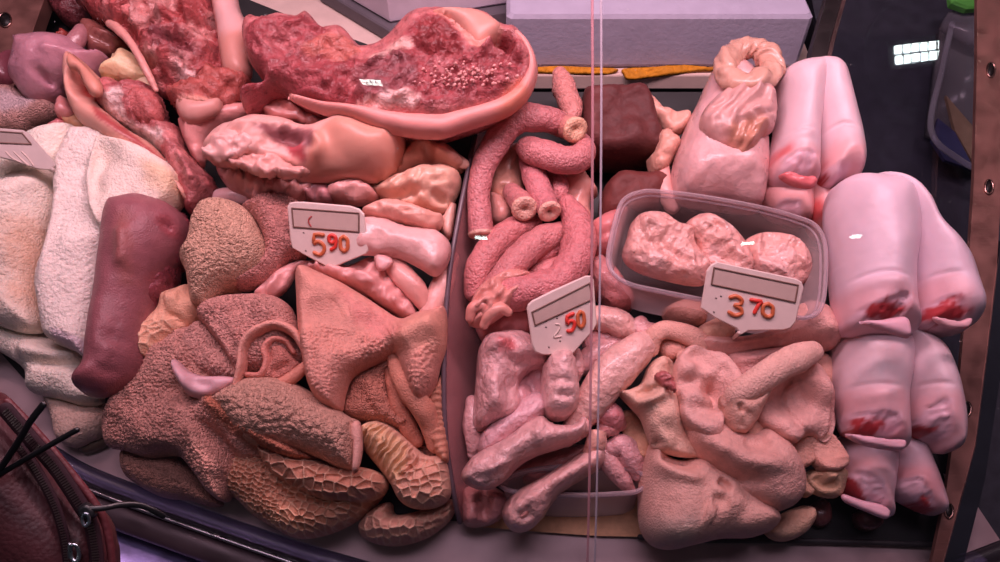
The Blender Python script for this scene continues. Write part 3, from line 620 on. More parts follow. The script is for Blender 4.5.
thing('brown_fold', 'brown tripe fold deep between the rolled tan tripe and the thick tube fold', 'tripe', [
    blob([(340, 412), (362, 416), (392, 416), (420, 436), (446, 446), (450, 476), (410, 480), (376, 462), (352, 436)], .035, .03, mat='villi', col=(188, 118, 102), res=.0012, tex=[('cob', .004, .004)], strokes=[([(360, 420), (390, 440), (420, 466)], .006, .008)])])
thing('ribbed_strand', 'ribbed brown tripe fold squeezed along the divider', 'tripe', [
    blob([(424, 402), (436, 386), (443, 376), (447, 420), (450, 458), (444, 464), (434, 452), (426, 430)], .07, .025, mat='suede', col=(196, 128, 108), tex=[('pleat', .002, .006, None, 10)], res=.0016)])
thing('rolled_tan_tripe', 'coarse tan tripe roll with a clean cut end, lying across the pile', 'tripe', [
    blob([(214, 404), (222, 394), (240, 384), (262, 377), (290, 381), (310, 391), (332, 405), (350, 417), (361, 424), (362, 450), (356, 471), (340, 469), (320, 459), (300, 453), (275, 449), (255, 446), (240, 436), (228, 421)], .09, .05, R=.034, mat='villi', col=(216, 158, 142), res=.001, tex=[('cob', .005, .0055)], und=(.1, .05)),
    blob([(349, 426), (354, 421), (361, 424), (363, 450), (358, 471), (352, 472), (352, 450)], .118, .01, mat='suede', col=(222, 158, 148))])
o = thing('honeycomb_tripe', 'honeycomb tripe folded over itself at the front of the pile', 'tripe', [
    blob([(226, 480), (234, 460), (254, 446), (280, 454), (300, 461), (340, 468), (370, 470), (386, 476), (388, 490), (372, 510), (350, 526), (325, 536), (300, 539), (280, 531), (255, 516), (240, 501), (228, 493)], .035, .045, R=.028, mat='suede', col=(202, 134, 112), res=.0006, tex=[('honey', .0044, .0042, [(220, 440), (262, 444), (272, 480), (285, 500), (270, 535), (220, 500)], -20, 1.2), ('honey', .0044, .0064, [(262, 440), (400, 470), (395, 500), (330, 545), (262, 530), (285, 500), (272, 480)], -20, 1.25)], und=(.1, .05), strokes=[([(262, 478), (300, 500), (345, 506)], .007, -.012)]),
    blob([(262, 446), (280, 450), (300, 455), (340, 466), (366, 468), (382, 474), (388, 485), (382, 497), (362, 503), (330, 502), (302, 492), (280, 479), (266, 462)], .065, .04, R=.024, mat='suede', col=(206, 136, 116), res=.0006, tex=[('honey', .005, .0080, None, -10, 1.3)], und=(.1, .05))])
o = thing('fan_tripe', 'honeycomb tripe gathered into a pale fan of ridges beside the divider', 'tripe', [
    blob([(361, 430), (374, 422), (390, 424), (410, 440), (426, 455), (446, 458), (451, 480), (450, 498), (436, 508), (415, 509), (400, 501), (391, 485), (380, 470), (365, 450)], .06, .045, R=.026, mat='suede', col=(214, 152, 134), res=.0006, tex=[('honey', .0046, .0076, [(395, 470), (455, 455), (455, 510), (395, 510)], 15, 1.3), ('pleat', .0035, .0065, [(355, 420), (395, 420), (420, 460), (395, 480), (360, 455)], 55)],
         cols=[([(355, 424), (380, 420), (405, 450), (395, 480), (365, 455)], (226, 174, 142), .006, .004)], strokes=[([(400, 468), (420, 462), (440, 462)], .006, -.008)])])
thing('curled_honeycomb', 'pale curled honeycomb end resting on the steel ledge by the divider', 'tripe', [
    blob([(359, 526), (368, 513), (382, 504), (392, 503), (396, 514), (410, 513), (430, 507), (452, 499), (456, 510), (446, 525), (426, 539), (400, 546), (380, 545), (364, 538)], .022, .035, R=.022, mat='suede', col=(206, 142, 126), res=.0008, tex=[('honey', .003, .008), ('pleat', .0012, .007, [(420, 500), (460, 495), (450, 530), (420, 540)], 20)], strokes=[([(392, 506), (396, 518)], .006, -.02), ([(372, 520), (395, 524), (420, 520)], .008, .008)])])
# ================================================================ middle bay
GUT = (194, 114, 118)
EC = (228, 166, 152)
thing('blood_block', 'dark brown slab of liver standing behind the glass joint', 'meat', [
    blob([(580, 106), (590, 101), (638, 100), (648, 110), (656, 134), (658, 164), (582, 164)], .035, .05, R=.012, mat='liver', col=(92, 44, 44), und=(.06, .03), tex=[('fbm', .003, .02), ('ridge', .0015, .012)], sharp=False)])
thing('small_blood_block', 'smaller dark brown slab behind the clear plastic tub', 'meat', [
    blob([(600, 196), (612, 181), (620, 178), (660, 179), (668, 190), (655, 215), (625, 226), (601, 222)], .045, .035, R=.012, mat='liver', col=(104, 48, 46), und=(.06, .03), tex=[('fbm', .003, .02), ('ridge', .0015, .012)])])
thing('membrane', 'pale yellowish membrane under the arched gut', 'offal', [
    blob([(495, 158), (507, 148), (521, 146), (524, 160), (524, 190), (522, 204), (512, 208), (500, 204), (488, 196), (490, 176)], .045, .022, mat='wet', col=(222, 150, 134), strokes=[([(500, 185), (508, 192), (516, 186)], .003, -.006)]),
    blob([(488, 195), (505, 200), (515, 210), (512, 224), (500, 230), (490, 222)], .05, .02, mat='wet', col=(214, 140, 132))])
thing('gut_membrane', 'pale fatty membrane between the curled gut and the glass joint', 'offal', [
    blob([(548, 174), (566, 168), (582, 172), (592, 184), (598, 195), (590, 204), (592, 225), (580, 240), (566, 230), (556, 205)], .045, .026, mat='wet', col=(220, 146, 138), tex=[('ridge', .004, .016, None, 70, 2)])])
thing('pink_gut_end', 'smooth pink gut piece between the glass joint and the plastic tub', 'offal', [
    blob([(586, 230), (596, 221), (612, 214), (628, 213), (622, 236), (614, 258), (596, 260), (586, 250)], .06, .03, mat='wet', col=(208, 118, 120), strokes=[([(590, 240), (610, 234), (622, 228)], .003, -.004)])])
gg = 'pink guts coiled in the middle bay'
thing('arched_gut', 'longest pink gut, arching down along the divider to a closed pale end', 'gut', [
    tube([(564, 127, .09), (556, 122, .10), (540, 118, .11), (522, 119, .11), (506, 129, .105), (494, 146, .10), (483, 168, .095), (479, 192, .092), (480, 214, .09), (481, 232, .088)], [10, 12, 13, 13, 13, 12.5, 12, 11, 11, 11], col=GUT, ends=('round', 'cut'), endcol=EC)], group=gg)
thing('curled_gut', 'short fat pink gut bent into a hook below the arched gut', 'gut', [
    tube([(528, 148, .092), (534, 151, .10), (548, 156, .105), (564, 160, .105), (578, 158, .10), (584, 150, .092), (580, 142, .08)], [11, 12.5, 13, 13, 13, 12, 10], col=(196, 116, 120))], group=gg)
thing('upright_gut', 'pink gut dropping from under the hooked gut to a pale round cut end', 'gut', [
    tube([(530, 158, .075), (533, 172, .08), (538, 188, .088), (545, 202, .095), (549, 210, .102)], [11, 11.5, 12, 11.5, 10.5], col=(194, 112, 118), ends=('round', 'cut'), endcol=EC),
    ], group=gg)
thing('stub_gut', 'pink gut stub showing only a pale round cut end, next to the upright gut', 'gut', [
    tube([(512, 192, .07), (519, 200, .085), (524, 208, .1)], [9, 10.5, 11], col=(196, 118, 120), ends=('round', 'cut'), endcol=EC)], group=gg)
thing('standing_gut', 'pink gut standing up from the dark rear edge to the light ledge', 'gut', [
    tube([(560, 74, .065), (563, 84, .07), (567, 98, .075), (572, 112, .08), (568, 122, .08)], [7, 10, 11, 10, 8], col=(206, 128, 124), wob=.12)], group=gg)
thing('round_ended_gut', 'gut with a round puckered pale end facing out below the rear ledge', 'gut', [
    tube([(556, 126, .085), (566, 126, .10), (574, 129, .112)], [9, 11, 11.5], col=(206, 128, 122), ends=('round', 'cut'), endcol=(226, 166, 142))], group=gg)
thing('hidden_gut', 'small pink gut bend glimpsed beside the upright gut', 'gut', [
    tube([(548, 172, .06), (556, 178, .07), (560, 190, .075), (556, 200, .07)], [8, 9, 9, 8], col=(200, 116, 120))], group=gg)
thing('bent_gut', 'pink gut bending round at the divider under the closed pale end', 'gut', [
    tube([(532, 224, .07), (516, 229, .078), (500, 240, .082), (486, 256, .085), (478, 274, .085), (476, 292, .08)], [10, 12, 13, 13, 12, 10], col=(196, 112, 114))], group=gg)
thing('slanting_gut', 'pink gut slanting down to the frilled gut mouth', 'gut', [
    tube([(566, 232, .075), (548, 238, .085), (530, 248, .092), (516, 262, .098), (500, 282, .098), (486, 300, .09)], [11, 13, 13, 13, 12, 11], col=(196, 116, 118))], group=gg)
thing('short_guts', 'two short pink gut ends side by side, inside the wide gut bend', 'gut', [
    tube([(532, 262, .07), (545, 254, .075), (562, 246, .075)], [9, 10, 9], col=(200, 114, 118)), tube([(526, 278, .075), (542, 272, .08), (560, 266, .08)], [8, 9, 9], col=(204, 120, 122))], group=gg)
o = thing('wide_gut', 'widest pink gut, sweeping beside the glass joint to a frilled open mouth', 'gut', [
    tube([(568, 205, .085), (577, 222, .09), (580, 242, .098), (574, 262, .105), (560, 279, .11), (540, 288, .112), (518, 293, .108), (500, 299, .10)], [10, 14, 15, 15, 15, 15, 16, 14], col=(198, 112, 116), wob=.1)], group=gg)
part(o, 'mouth', [blob([(470, 304), (478, 288), (496, 276), (514, 270), (530, 273), (536, 284), (530, 298), (514, 308), (498, 320), (484, 328), (470, 326), (467, 314)], .105, .022, mat='wet', col=(216, 138, 130), res=.0018, tex=[('pleat', .003, .011, None, 40), ('ridge', .003, .012)], strokes=[([(500, 288), (515, 280), (528, 284)], .005, -.014), ([(474, 312), (484, 302), (494, 308)], .004, .01), ([(484, 322), (494, 312), (506, 312)], .004, .008)]),
    tube([(470, 318, .118), (473, 308, .124), (482, 306, .124), (486, 314, .12)], [4, 5, 5, 4], col=(222, 138, 130), mat='wet'), tube([(484, 325, .115), (490, 314, .124), (500, 308, .126), (508, 312, .122)], [4, 5, 5, 4], col=(222, 144, 134), mat='wet')], 'frilled pale open mouth')
LEG, LEG2 = (222, 162, 164), (218, 156, 158)
thing('pink_lump', 'knobbly pink offal lump peeping between the middle tag and the plastic tub', 'offal', [
    blob([(584, 268), (598, 258), (612, 268), (624, 284), (634, 300), (628, 314), (610, 314), (596, 302), (586, 290)], .06, .035, mat='gut', col=(214, 134, 136), tex=[('cob', .006, .014)])])
thing('pink_fold', 'pink folded skin under the middle tag, against the divider', 'skin', [
    blob([(476, 318), (500, 305), (526, 302), (532, 330), (512, 342), (488, 345), (478, 335)], .06, .03, mat='wet', col=(204, 122, 124), tex=[('ridge', .003, .018)])])
thing('leg_joint', 'big skinned leg joint standing along the divider, under the middle tag', 'leg', [
    blob([(478, 352), (485, 338), (500, 333), (522, 332), (540, 342), (552, 352), (546, 368), (530, 372), (520, 385), (522, 405), (516, 420), (498, 426), (482, 432), (473, 424), (474, 400), (476, 375)], .075, .045, R=.03, mat='gut', col=LEG, strokes=[([(486, 352), (496, 344), (508, 348)], .006, .010), ([(505, 352), (515, 362), (535, 356)], .005, -.012), ([(492, 370), (496, 395), (502, 418)], .010, .010), ([(516, 380), (506, 392), (512, 410)], .005, -.008)], cols=[([(498, 342), (512, 342), (514, 352), (500, 352)], (206, 100, 104), .004, .006)])])
thing('leg_tip', 'thin leg bone end hanging along the divider, lowest of the legs there', 'leg', [
    tube([(472, 402, .06), (473, 422, .062), (475, 440, .06), (473, 454, .055)], [6, 9, 9, 5], col=LEG2, mat='gut')])
thing('shank', 'lavender pink leg lying flat between the standing joint and the knuckle', 'leg', [
    blob([(482, 432), (498, 418), (516, 404), (534, 392), (548, 398), (552, 412), (540, 426), (522, 438), (500, 452), (486, 458), (478, 452)], .07, .032, mat='gut', col=(220, 162, 170)) ])
thing('knuckle', 'leg with a rounded split knuckle pointing out, under the middle tag', 'leg', [
    blob([(541, 378), (545, 362), (556, 353), (570, 354), (577, 366), (579, 384), (580, 400), (574, 414), (560, 422), (547, 418), (541, 402)], .095, .045, R=.028, mat='gut', col=(226, 168, 168), strokes=[([(546, 382), (560, 379), (576, 384)], .003, -.006), ([(556, 398), (564, 394), (572, 398)], .003, -.008), ([(548, 395), (552, 412)], .004, .006)], und=(.08, .05)),
    tube([(576, 352, .085), (578, 366, .09), (576, 378, .088)], [4, 6, 4], col=(222, 158, 158), mat='gut')])
thing('shank', 'pale leg crossing behind the glass joint from the tripe to the knuckle', 'leg', [
    tube([(650, 338, .095), (640, 348, .10), (622, 364, .102), (604, 384, .10), (590, 404, .095), (578, 422, .09), (566, 438, .085)], [9, 14, 17, 16, 14, 11, 8], col=(226, 166, 160), mat='gut', wob=.05), ])
thing('shank', 'leg shank behind the knuckle, half hidden by the crossing leg', 'leg', [
    tube([(618, 342, .075), (600, 352, .078), (582, 364, .078), (566, 372, .07)], [9, 11, 11, 9], col=(216, 150, 152), mat='gut')])
thing('pink_skin', 'slack pink skin lying in the hollow between the standing leg joint and the knuckle', 'skin', [
    blob([(498, 346), (524, 336), (548, 348), (552, 380), (546, 404), (526, 416), (506, 410), (498, 385)], .055, .028, mat='gut', col=(214, 150, 156), strokes=[([(515, 360), (530, 380), (535, 405)], .006, -.008)])])
thing('pink_skin', 'pink skin scrap in the gap under the bone stump, behind the glass seam', 'skin', [
    blob([(584, 330), (606, 326), (630, 332), (644, 340), (624, 356), (600, 366), (584, 352)], .058, .026, mat='gut', col=(216, 146, 150))])
thing('bone_stump', 'pink bone stump lying between the middle tag and the sheep tripe', 'leg', [
    tube([(588, 316, .085), (604, 318, .09), (620, 324, .09), (634, 330, .085)], [9, 11, 12, 9], col=(228, 166, 160), mat='gut', wob=.1), tube([(632, 330, .088), (642, 328, .09), (650, 330, .085)], [6, 8, 6], col=(220, 150, 150), mat='gut', wob=.25, wsc=.008)])
thing('lamb_foot', 'long pale foot with a wrinkled pad, lying across above the plastic box', 'leg', [
    blob([(461, 478), (466, 465), (478, 453), (505, 438), (528, 421), (542, 416), (554, 424), (572, 424), (582, 416), (588, 424), (586, 436), (574, 444), (558, 450), (538, 456), (520, 466), (506, 480), (490, 490), (472, 488)], .09, .036, R=.026, mat='gut', col=(226, 166, 166), und=(.08, .05), strokes=[([(470, 472), (490, 478), (514, 462)], .003, -.006), ([(482, 470), (500, 466), (516, 458)], .004, .006), ([(533, 424), (540, 440), (548, 452)], .003, .005), ([(466, 470), (474, 486)], .003, .004)], bends=[(475, 472, .03, .004)]),
    tube([(578, 436, .10), (584, 426, .105), (582, 418, .10)], [5, 6, 4], col=(224, 150, 148), mat='gut', wob=.3, wsc=.006)])
o = thing('lamb_foot', 'slim foot with a round joint end, reaching from the steel ledge past the plastic box', 'leg', [
    blob([(502, 516), (506, 502), (518, 490), (538, 479), (560, 466), (578, 454), (588, 445), (602, 446), (606, 458), (598, 470), (582, 480), (566, 490), (552, 504), (543, 518), (528, 531), (512, 531)], .07, .034, R=.024, mat='gut', col=(226, 164, 162), und=(.08, .05), strokes=[([(514, 512), (528, 498), (540, 502)], .004, .007), ([(518, 520), (532, 510)], .004, -.006), ([(545, 486), (570, 472), (592, 458)], .006, .006)]),
    tube([(592, 452, .085), (597, 440, .095), (598, 432, .095)], [8, 8, 7], col=(224, 156, 146), mat='gut', ends=('round', 'flat'))])
part(o, 'joint', blob([(508, 512), (514, 500), (526, 494), (536, 500), (534, 512), (524, 522), (512, 524)], .088, .012, mat='gut', col=(214, 132, 128), tex=[('ridge', .003, .012)]))
thing('toe', 'small pink split toe hanging beside the plastic box', 'leg', [
    tube([(598, 446, .065), (608, 460, .066), (620, 476, .06), (630, 490, .05)], [7, 9, 8, 5], col=(220, 154, 156), mat='gut')])
thing('toe', 'plump pink toe tucked against the pale sheep tripe', 'leg', [
    tube([(612, 448, .07), (622, 446, .07), (632, 458, .066), (637, 474, .058)], [8, 11, 11, 6], col=(220, 154, 158), mat='gut'), tube([(598, 434, .075), (606, 428, .08), (614, 430, .075)], [5, 7, 5], col=(218, 138, 140), mat='gut', wob=.2)])
thing('small_joint', 'small rosy joint in the gap between the crossing leg and the sheep tripe', 'leg', [
    tube([(590, 418, .075), (602, 412, .085), (612, 416, .085), (618, 424, .075)], [7, 10, 10, 7], col=(214, 130, 136), mat='gut', wob=.12)])
thing('brown_organ', 'dim reddish organ lying in the plastic box under the slim foot', 'offal', [
    blob([(512, 474), (524, 460), (546, 450), (580, 444), (600, 452), (586, 468), (556, 478), (530, 486)], .04, .025, mat='gut', col=(180, 104, 104))])
thing('leg_tip', 'folded leg end on the steel ledge, nearest the divider front', 'leg', [
    blob([(461, 494), (468, 486), (484, 484), (500, 490), (508, 500), (502, 518), (484, 527), (464, 524)], .03, .03, mat='gut', col=(204, 128, 128), strokes=[([(474, 494), (484, 506), (478, 518)], .006, -.012)])])
# ================================================================ right bay, rear
thing('pale_stomach', 'tall smooth pale stomach under the rumpled bundle', 'offal', [
    blob([(716, 70), (706, 84), (697, 104), (687, 124), (678, 146), (672, 168), (671, 188), (676, 202), (692, 208), (722, 212), (756, 213), (764, 190), (766, 160), (764, 130), (760, 90), (745, 72)], .075, .05, R=.036, mat='wet', col=(222, 164, 166), strokes=[([(700, 120), (690, 160), (690, 195)], .012, .004)], tex=[('ridge', .0015, .012, [(675, 150), (700, 150), (720, 205), (680, 200)], 60, 2)])])
thing('rumpled_bundle', 'rumpled tan pink bundle resting on the pale stomach', 'offal', [
    blob([(699, 126), (704, 110), (718, 96), (735, 86), (754, 82), (769, 88), (776, 105), (773, 130), (761, 140), (752, 154), (741, 162), (727, 151), (706, 142)], .125, .03, R=.022, mat='wet', col=(204, 146, 144), res=.002, tex=[('ridge', .009, .018, [(725, 115), (775, 110), (765, 165), (725, 160)], 35, 2), ('pleat', .0025, .014, None, 50)], cols=[([(730, 125), (770, 120), (760, 150), (740, 160)], (190, 124, 108), .006, .006)])])
thing('tan_ring', 'tan wrinkled ring of gut on top of the rumpled bundle', 'gut', [
    tube([(770, 72, .13), (760, 82, .14), (742, 82, .14), (727, 74, .13), (727, 60, .125), (740, 50, .12), (758, 49, .12), (771, 58, .125)], [11, 11, 10, 11, 12, 10, 11, 12], col=(204, 148, 134), mat='wet', wob=.2, wsc=.010, closed=True, rings=.06, seg=28, sub=14)])
thing('curled_fat_scrap', 'pale curled scrap reaching toward the dark slab, left of the stomach', 'fat', [
    blob([(638, 104), (650, 99), (660, 106), (672, 112), (688, 114), (691, 124), (682, 134), (668, 136), (656, 122), (646, 118)], .06, .02, mat='fat', col=(222, 158, 144), tex=[('ridge', .004, .014)])])
thing('knotted_fat_scrap', 'knotted tan scrap between the smaller dark slab and the stomach', 'fat', [
    blob([(646, 162), (652, 155), (654, 140), (662, 134), (672, 140), (680, 150), (672, 165), (664, 176), (652, 178)], .06, .025, mat='fat', col=(212, 148, 134), tex=[('cob', .006, .012)])])
thing('pale_gut_strip', 'narrow pale strip hanging beside the stomach, behind the tub', 'offal', [
    tube([(664, 158, .065), (663, 176, .07), (666, 192, .07), (672, 206, .065)], [5, 7, 9, 8], col=(218, 152, 148), mat='wet')])
# trotters
FT = (218, 178, 188)
TG = 'hoofless calf feet stacked by the end glass'
def foot(label, L, Rr, lift, T, R, col, fl=(), fr=(), sl=(), sr=(), cl=(), cr=()):
    k = dict(lift=lift, T=T, R=R, under=.7, mat='skin', col=col, und=(.05, .06), res=.0018)
    return thing('calf_foot', label, 'foot', [blob(L, facets=fl, strokes=sl, cols=cl, **k), blob(Rr, facets=fr, strokes=sr, cols=cr, **k)])
PK, PK2 = (224, 160, 166), (218, 158, 166)
def lip(poly, lift, T=.008, col=(226, 166, 180), lb=None): part(o, 'toe_lip', blob(poly, lift, T, R=.012, mat='skin', col=col, res=.0016), lb)
o = foot('topmost calf foot, toes toward the tub, at the rear corner post',
    [(772, 90), (777, 79), (787, 73), (802, 70), (818, 72), (824, 90), (820, 112), (816, 140), (815, 170), (813, 187), (790, 191), (774, 187), (767, 176), (769, 155), (774, 130), (774, 110)],
    [(800, 74), (822, 72), (837, 82), (844, 98), (850, 122), (856, 146), (858, 172), (852, 185), (838, 185), (826, 191), (816, 184), (813, 160), (808, 128), (802, 100)], .10, .052, .034, FT,
    fl=[([(784, 158), (796, 151), (811, 153), (814, 164), (813, 174), (798, 173), (785, 170)], [])], fr=[([(832, 164), (843, 160), (855, 167), (855, 178), (842, 180), (832, 174)], [[(826, 170), (834, 170), (836, 184), (826, 184)]])],
    sl=[([(770, 138), (785, 131), (818, 130)], .002, -.003), ([(770, 142), (790, 136), (818, 135)], .005, .003)], sr=[([(808, 132), (838, 125), (860, 131)], .002, -.003)],
    cl=[([(764, 152), (785, 147), (820, 152), (820, 195), (764, 195)], PK, .01, .006), ([(781, 144), (792, 143), (792, 151), (782, 151)], (204, 104, 110), .005, .003)], cr=[([(812, 150), (860, 146), (862, 190), (812, 195)], PK, .01, .006), ([(818, 156), (829, 154), (829, 168), (819, 170)], (198, 88, 92), .005, .003)])
part(o, 'toe_lip', blob([(778, 177), (788, 173), (802, 177), (813, 177), (817, 183), (809, 189), (791, 186)], .145, .009, mat='wet', col=(208, 100, 106), res=.0016), 'red lip of the cut toe')
o = foot('calf foot hidden behind the clear tub, just under the topmost foot',
    [(758, 200), (766, 186), (780, 186), (800, 188), (810, 196), (808, 224), (790, 224), (770, 218)], [(800, 188), (818, 186), (828, 198), (829, 220), (826, 240), (815, 236), (806, 222), (802, 204)], .07, .036, .024, (220, 152, 154),
    fl=[([(776, 204), (790, 200), (803, 204), (804, 214), (790, 218), (778, 214)], [])], cr=[([(812, 200), (824, 200), (824, 222), (814, 220)], (190, 76, 78), .006, .006)])
o = foot('largest calf foot, whole and pale, in the middle of the stack by the end glass',
    [(827, 196), (834, 187), (846, 182), (866, 182), (884, 184), (902, 194), (912, 215), (913, 245), (909, 275), (909, 310), (908, 337), (870, 338), (848, 337), (836, 327), (832, 292), (828, 252), (825, 216)],
    [(862, 184), (884, 184), (902, 193), (917, 210), (928, 232), (943, 248), (957, 268), (966, 294), (971, 314), (966, 329), (950, 336), (924, 335), (911, 331), (907, 310), (903, 275), (893, 240), (874, 205)], .12, .06, .042, (220, 182, 196),
    fl=[([(848, 322), (862, 306), (884, 299), (905, 295), (907, 310), (900, 318), (872, 321)], [[(866, 312), (884, 302), (904, 302), (904, 314), (880, 320)]])], fr=[([(928, 308), (938, 298), (952, 295), (963, 304), (968, 316), (954, 320), (936, 317)], [[(936, 308), (950, 301), (964, 307), (964, 317), (944, 316)]])],
    sl=[([(828, 292), (850, 279), (875, 274), (912, 279)], .002, -.0035), ([(828, 300), (868, 283), (912, 287)], .006, .004)], sr=[([(905, 285), (935, 273), (965, 276)], .002, -.003), ([(905, 264), (908, 276), (910, 288)], .003, .004)],
    cl=[([(830, 296), (868, 284), (915, 290), (915, 340), (830, 340)], (224, 166, 176), .012, .006)], cr=[([(905, 285), (950, 276), (975, 310), (962, 340), (905, 336)], (222, 164, 174), .012, .006)])
lip([(858, 322), (880, 320), (902, 317), (909, 326), (909, 338), (895, 336), (874, 329)], .180, .012, lb='pale tongue-shaped flap of the cut toe')
lip([(932, 317), (946, 319), (958, 321), (970, 318), (968, 328), (950, 329), (938, 324)], .172, .008, (220, 160, 168))
o = foot('shaded calf foot directly under the largest one',
    [(834, 336), (850, 330), (880, 328), (898, 332), (908, 350), (906, 376), (902, 400), (902, 448), (884, 447), (858, 441), (843, 434), (836, 414), (832, 384), (832, 356)],
    [(886, 330), (915, 336), (934, 350), (945, 374), (951, 400), (955, 430), (952, 450), (938, 454), (928, 444), (910, 434), (902, 418), (898, 390), (892, 355)], .085, .05, .034, FT,
    fl=[([(844, 428), (852, 414), (870, 411), (892, 413), (900, 424), (896, 437), (872, 436), (852, 434)], [[(852, 424), (866, 420), (884, 427), (884, 438), (860, 434)]])], fr=[([(926, 414), (933, 402), (943, 400), (948, 414), (953, 428), (950, 442), (938, 444), (928, 432)], [[(928, 424), (938, 426), (936, 436), (928, 434)]])],
    sl=[([(828, 394), (860, 385), (905, 388)], .002, -.003), ([(828, 400), (900, 393)], .006, .003)], sr=[([(896, 396), (925, 384), (954, 388)], .002, -.003)],
    cl=[([(830, 398), (905, 392), (905, 452), (832, 440)], PK2, .01, .006)], cr=[([(896, 400), (955, 394), (958, 456), (905, 440)], PK2, .01, .006)])
lip([(844, 434), (866, 436), (886, 439), (902, 440), (901, 450), (884, 450), (858, 444)], .122, .011)
o = foot('lowest calf foot, toes just above the dark tray',
    [(838, 440), (850, 432), (880, 436), (892, 442), (892, 470), (888, 498), (889, 511), (885, 519), (866, 510), (843, 497), (838, 470)],
    [(880, 438), (915, 436), (926, 460), (936, 486), (941, 508), (932, 516), (908, 507), (892, 494), (886, 470)], .045, .042, .028, (212, 168, 180),
    fl=[([(840, 478), (856, 468), (876, 478), (886, 492), (885, 506), (866, 502), (848, 493)], [[(842, 476), (858, 474), (868, 490), (862, 500), (848, 490)]])], fr=[([(902, 482), (920, 478), (931, 492), (940, 506), (930, 513), (910, 503)], [[(918, 500), (932, 500), (936, 510), (924, 510)]])],
    cl=[([(834, 466), (880, 462), (892, 518), (838, 504)], PK2, .008, .004)], cr=[([(886, 470), (934, 468), (944, 512), (900, 512)], (210, 142, 150), .01, .006)])
lip([(843, 494), (862, 500), (880, 504), (889, 510), (886, 519), (866, 512), (844, 502)], .076, .009)
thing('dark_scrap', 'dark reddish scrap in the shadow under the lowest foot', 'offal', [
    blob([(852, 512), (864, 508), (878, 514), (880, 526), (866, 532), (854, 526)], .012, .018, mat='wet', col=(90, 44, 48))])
thing('dark_offal', 'dark reddish lump on the dark tray beside the sheep tripe', 'offal', [
    blob([(808, 508), (822, 498), (830, 506), (830, 522), (820, 528), (810, 522)], .012, .02, mat='wet', col=(110, 58, 60))])
# ================================================================ sheep tripe
ST = (224, 164, 160)
def sh(out, lift, T=.03, R=.022, col=ST, **k):
    R = min(R, .024)
    k.setdefault('tex', [('villi', .0014, .0036), ('fbm', .003, .05)]); k.setdefault('res', .0015); k.setdefault('und', (.14, .05))
    if k.pop('sheet', 0): T, R, k['und'] = .018, .008, (.75, .045); lift += .008
    return blob(out, lift, T, R=R, mat='suede', col=col, **k)
thing('sheep_tripe', 'long peach tripe fold lying under the tag stuck before the tub', 'tripe', [
    sh([(662, 312), (680, 302), (700, 304), (706, 318), (700, 330), (684, 332), (668, 326)], .07, .03, col=(222, 156, 144)),
    sh([(692, 346), (700, 338), (716, 338), (740, 338), (766, 332), (786, 322), (796, 306), (812, 303), (828, 311), (838, 326), (838, 345), (822, 352), (800, 348), (772, 351), (744, 356), (716, 361), (700, 356)], .085, .04, R=.028, col=(224, 160, 154), strokes=[([(704, 346), (740, 346), (780, 338), (812, 328)], .006, -.008), ([(800, 312), (822, 320), (830, 340)], .01, .008)])])
thing('rosy_tripe_sheet', 'rosy tripe sheet showing between the long fold and the sleeve-shaped roll', 'tripe', [
    sh([(712, 352), (744, 350), (776, 346), (806, 342), (800, 358), (770, 374), (746, 390), (732, 388), (720, 370)], .078, .024, col=(222, 154, 150), strokes=[([(725, 365), (755, 358), (790, 350)], .005, .005)])])
thing('looped_tripe', 'small peach loop of tripe above the crossing leg', 'tripe', [
    tube([(652, 350, .10), (654, 336, .105), (666, 330, .105), (686, 334, .105), (700, 342, .105), (696, 352, .10), (682, 356, .098)], [6, 8, 8, 9, 9, 7, 5], col=(224, 158, 146), mat='suede', flat=.8), sh([(656, 352), (660, 340), (675, 338), (690, 345), (686, 358), (668, 364)], .082, .02, col=(214, 146, 134)), sh([(700, 326), (720, 318), (734, 326), (730, 342), (706, 346), (696, 336)], .09, .02, col=(230, 172, 154))])
thing('broad_sheep_tripe', 'broad upright peach tripe flap in the middle of the sheep tripe heap', 'tripe', [
    sh([(672, 382), (675, 362), (686, 348), (698, 344), (708, 350), (724, 354), (736, 368), (742, 386), (736, 398), (724, 404), (722, 424), (716, 440), (702, 442), (690, 434), (678, 420), (675, 400)], lift=.095, sheet=1, R=.024, col=(224, 164, 158), strokes=[([(682, 360), (700, 372), (730, 376)], .009, .010), ([(678, 405), (694, 395), (716, 408)], .008, .010), ([(728, 362), (716, 384), (722, 402)], .006, -.008), ([(706, 380), (698, 390), (700, 410)], .005, .006), ([(708, 384), (716, 396), (718, 414)], .004, -.008), ([(690, 358), (684, 380)], .01, .004)], cols=[([(700, 385), (712, 382), (716, 405), (704, 410)], (216, 150, 142), .008, .004)])])
thing('sleeve_tripe', 'lavender peach tripe rolled into a sleeve slanting over the heap', 'tripe', [
    tube([(728, 402, .125), (738, 394, .132), (756, 382, .136), (778, 368, .136), (798, 357, .132), (812, 352, .125)], [6, 10, 11.5, 12, 12, 9], col=(226, 168, 158), mat='towel', wob=.05),
    sh([(720, 396), (732, 394), (748, 396), (762, 388), (770, 390), (762, 408), (754, 424), (744, 434), (730, 434), (721, 422), (718, 408)], .11, .03, col=(214, 156, 144), strokes=[([(738, 402), (742, 414)], .003, -.008), ([(748, 408), (742, 430)], .006, -.006)], cols=[([(722, 394), (736, 394), (736, 404), (724, 404)], (176, 128, 116), .005, .004)])])
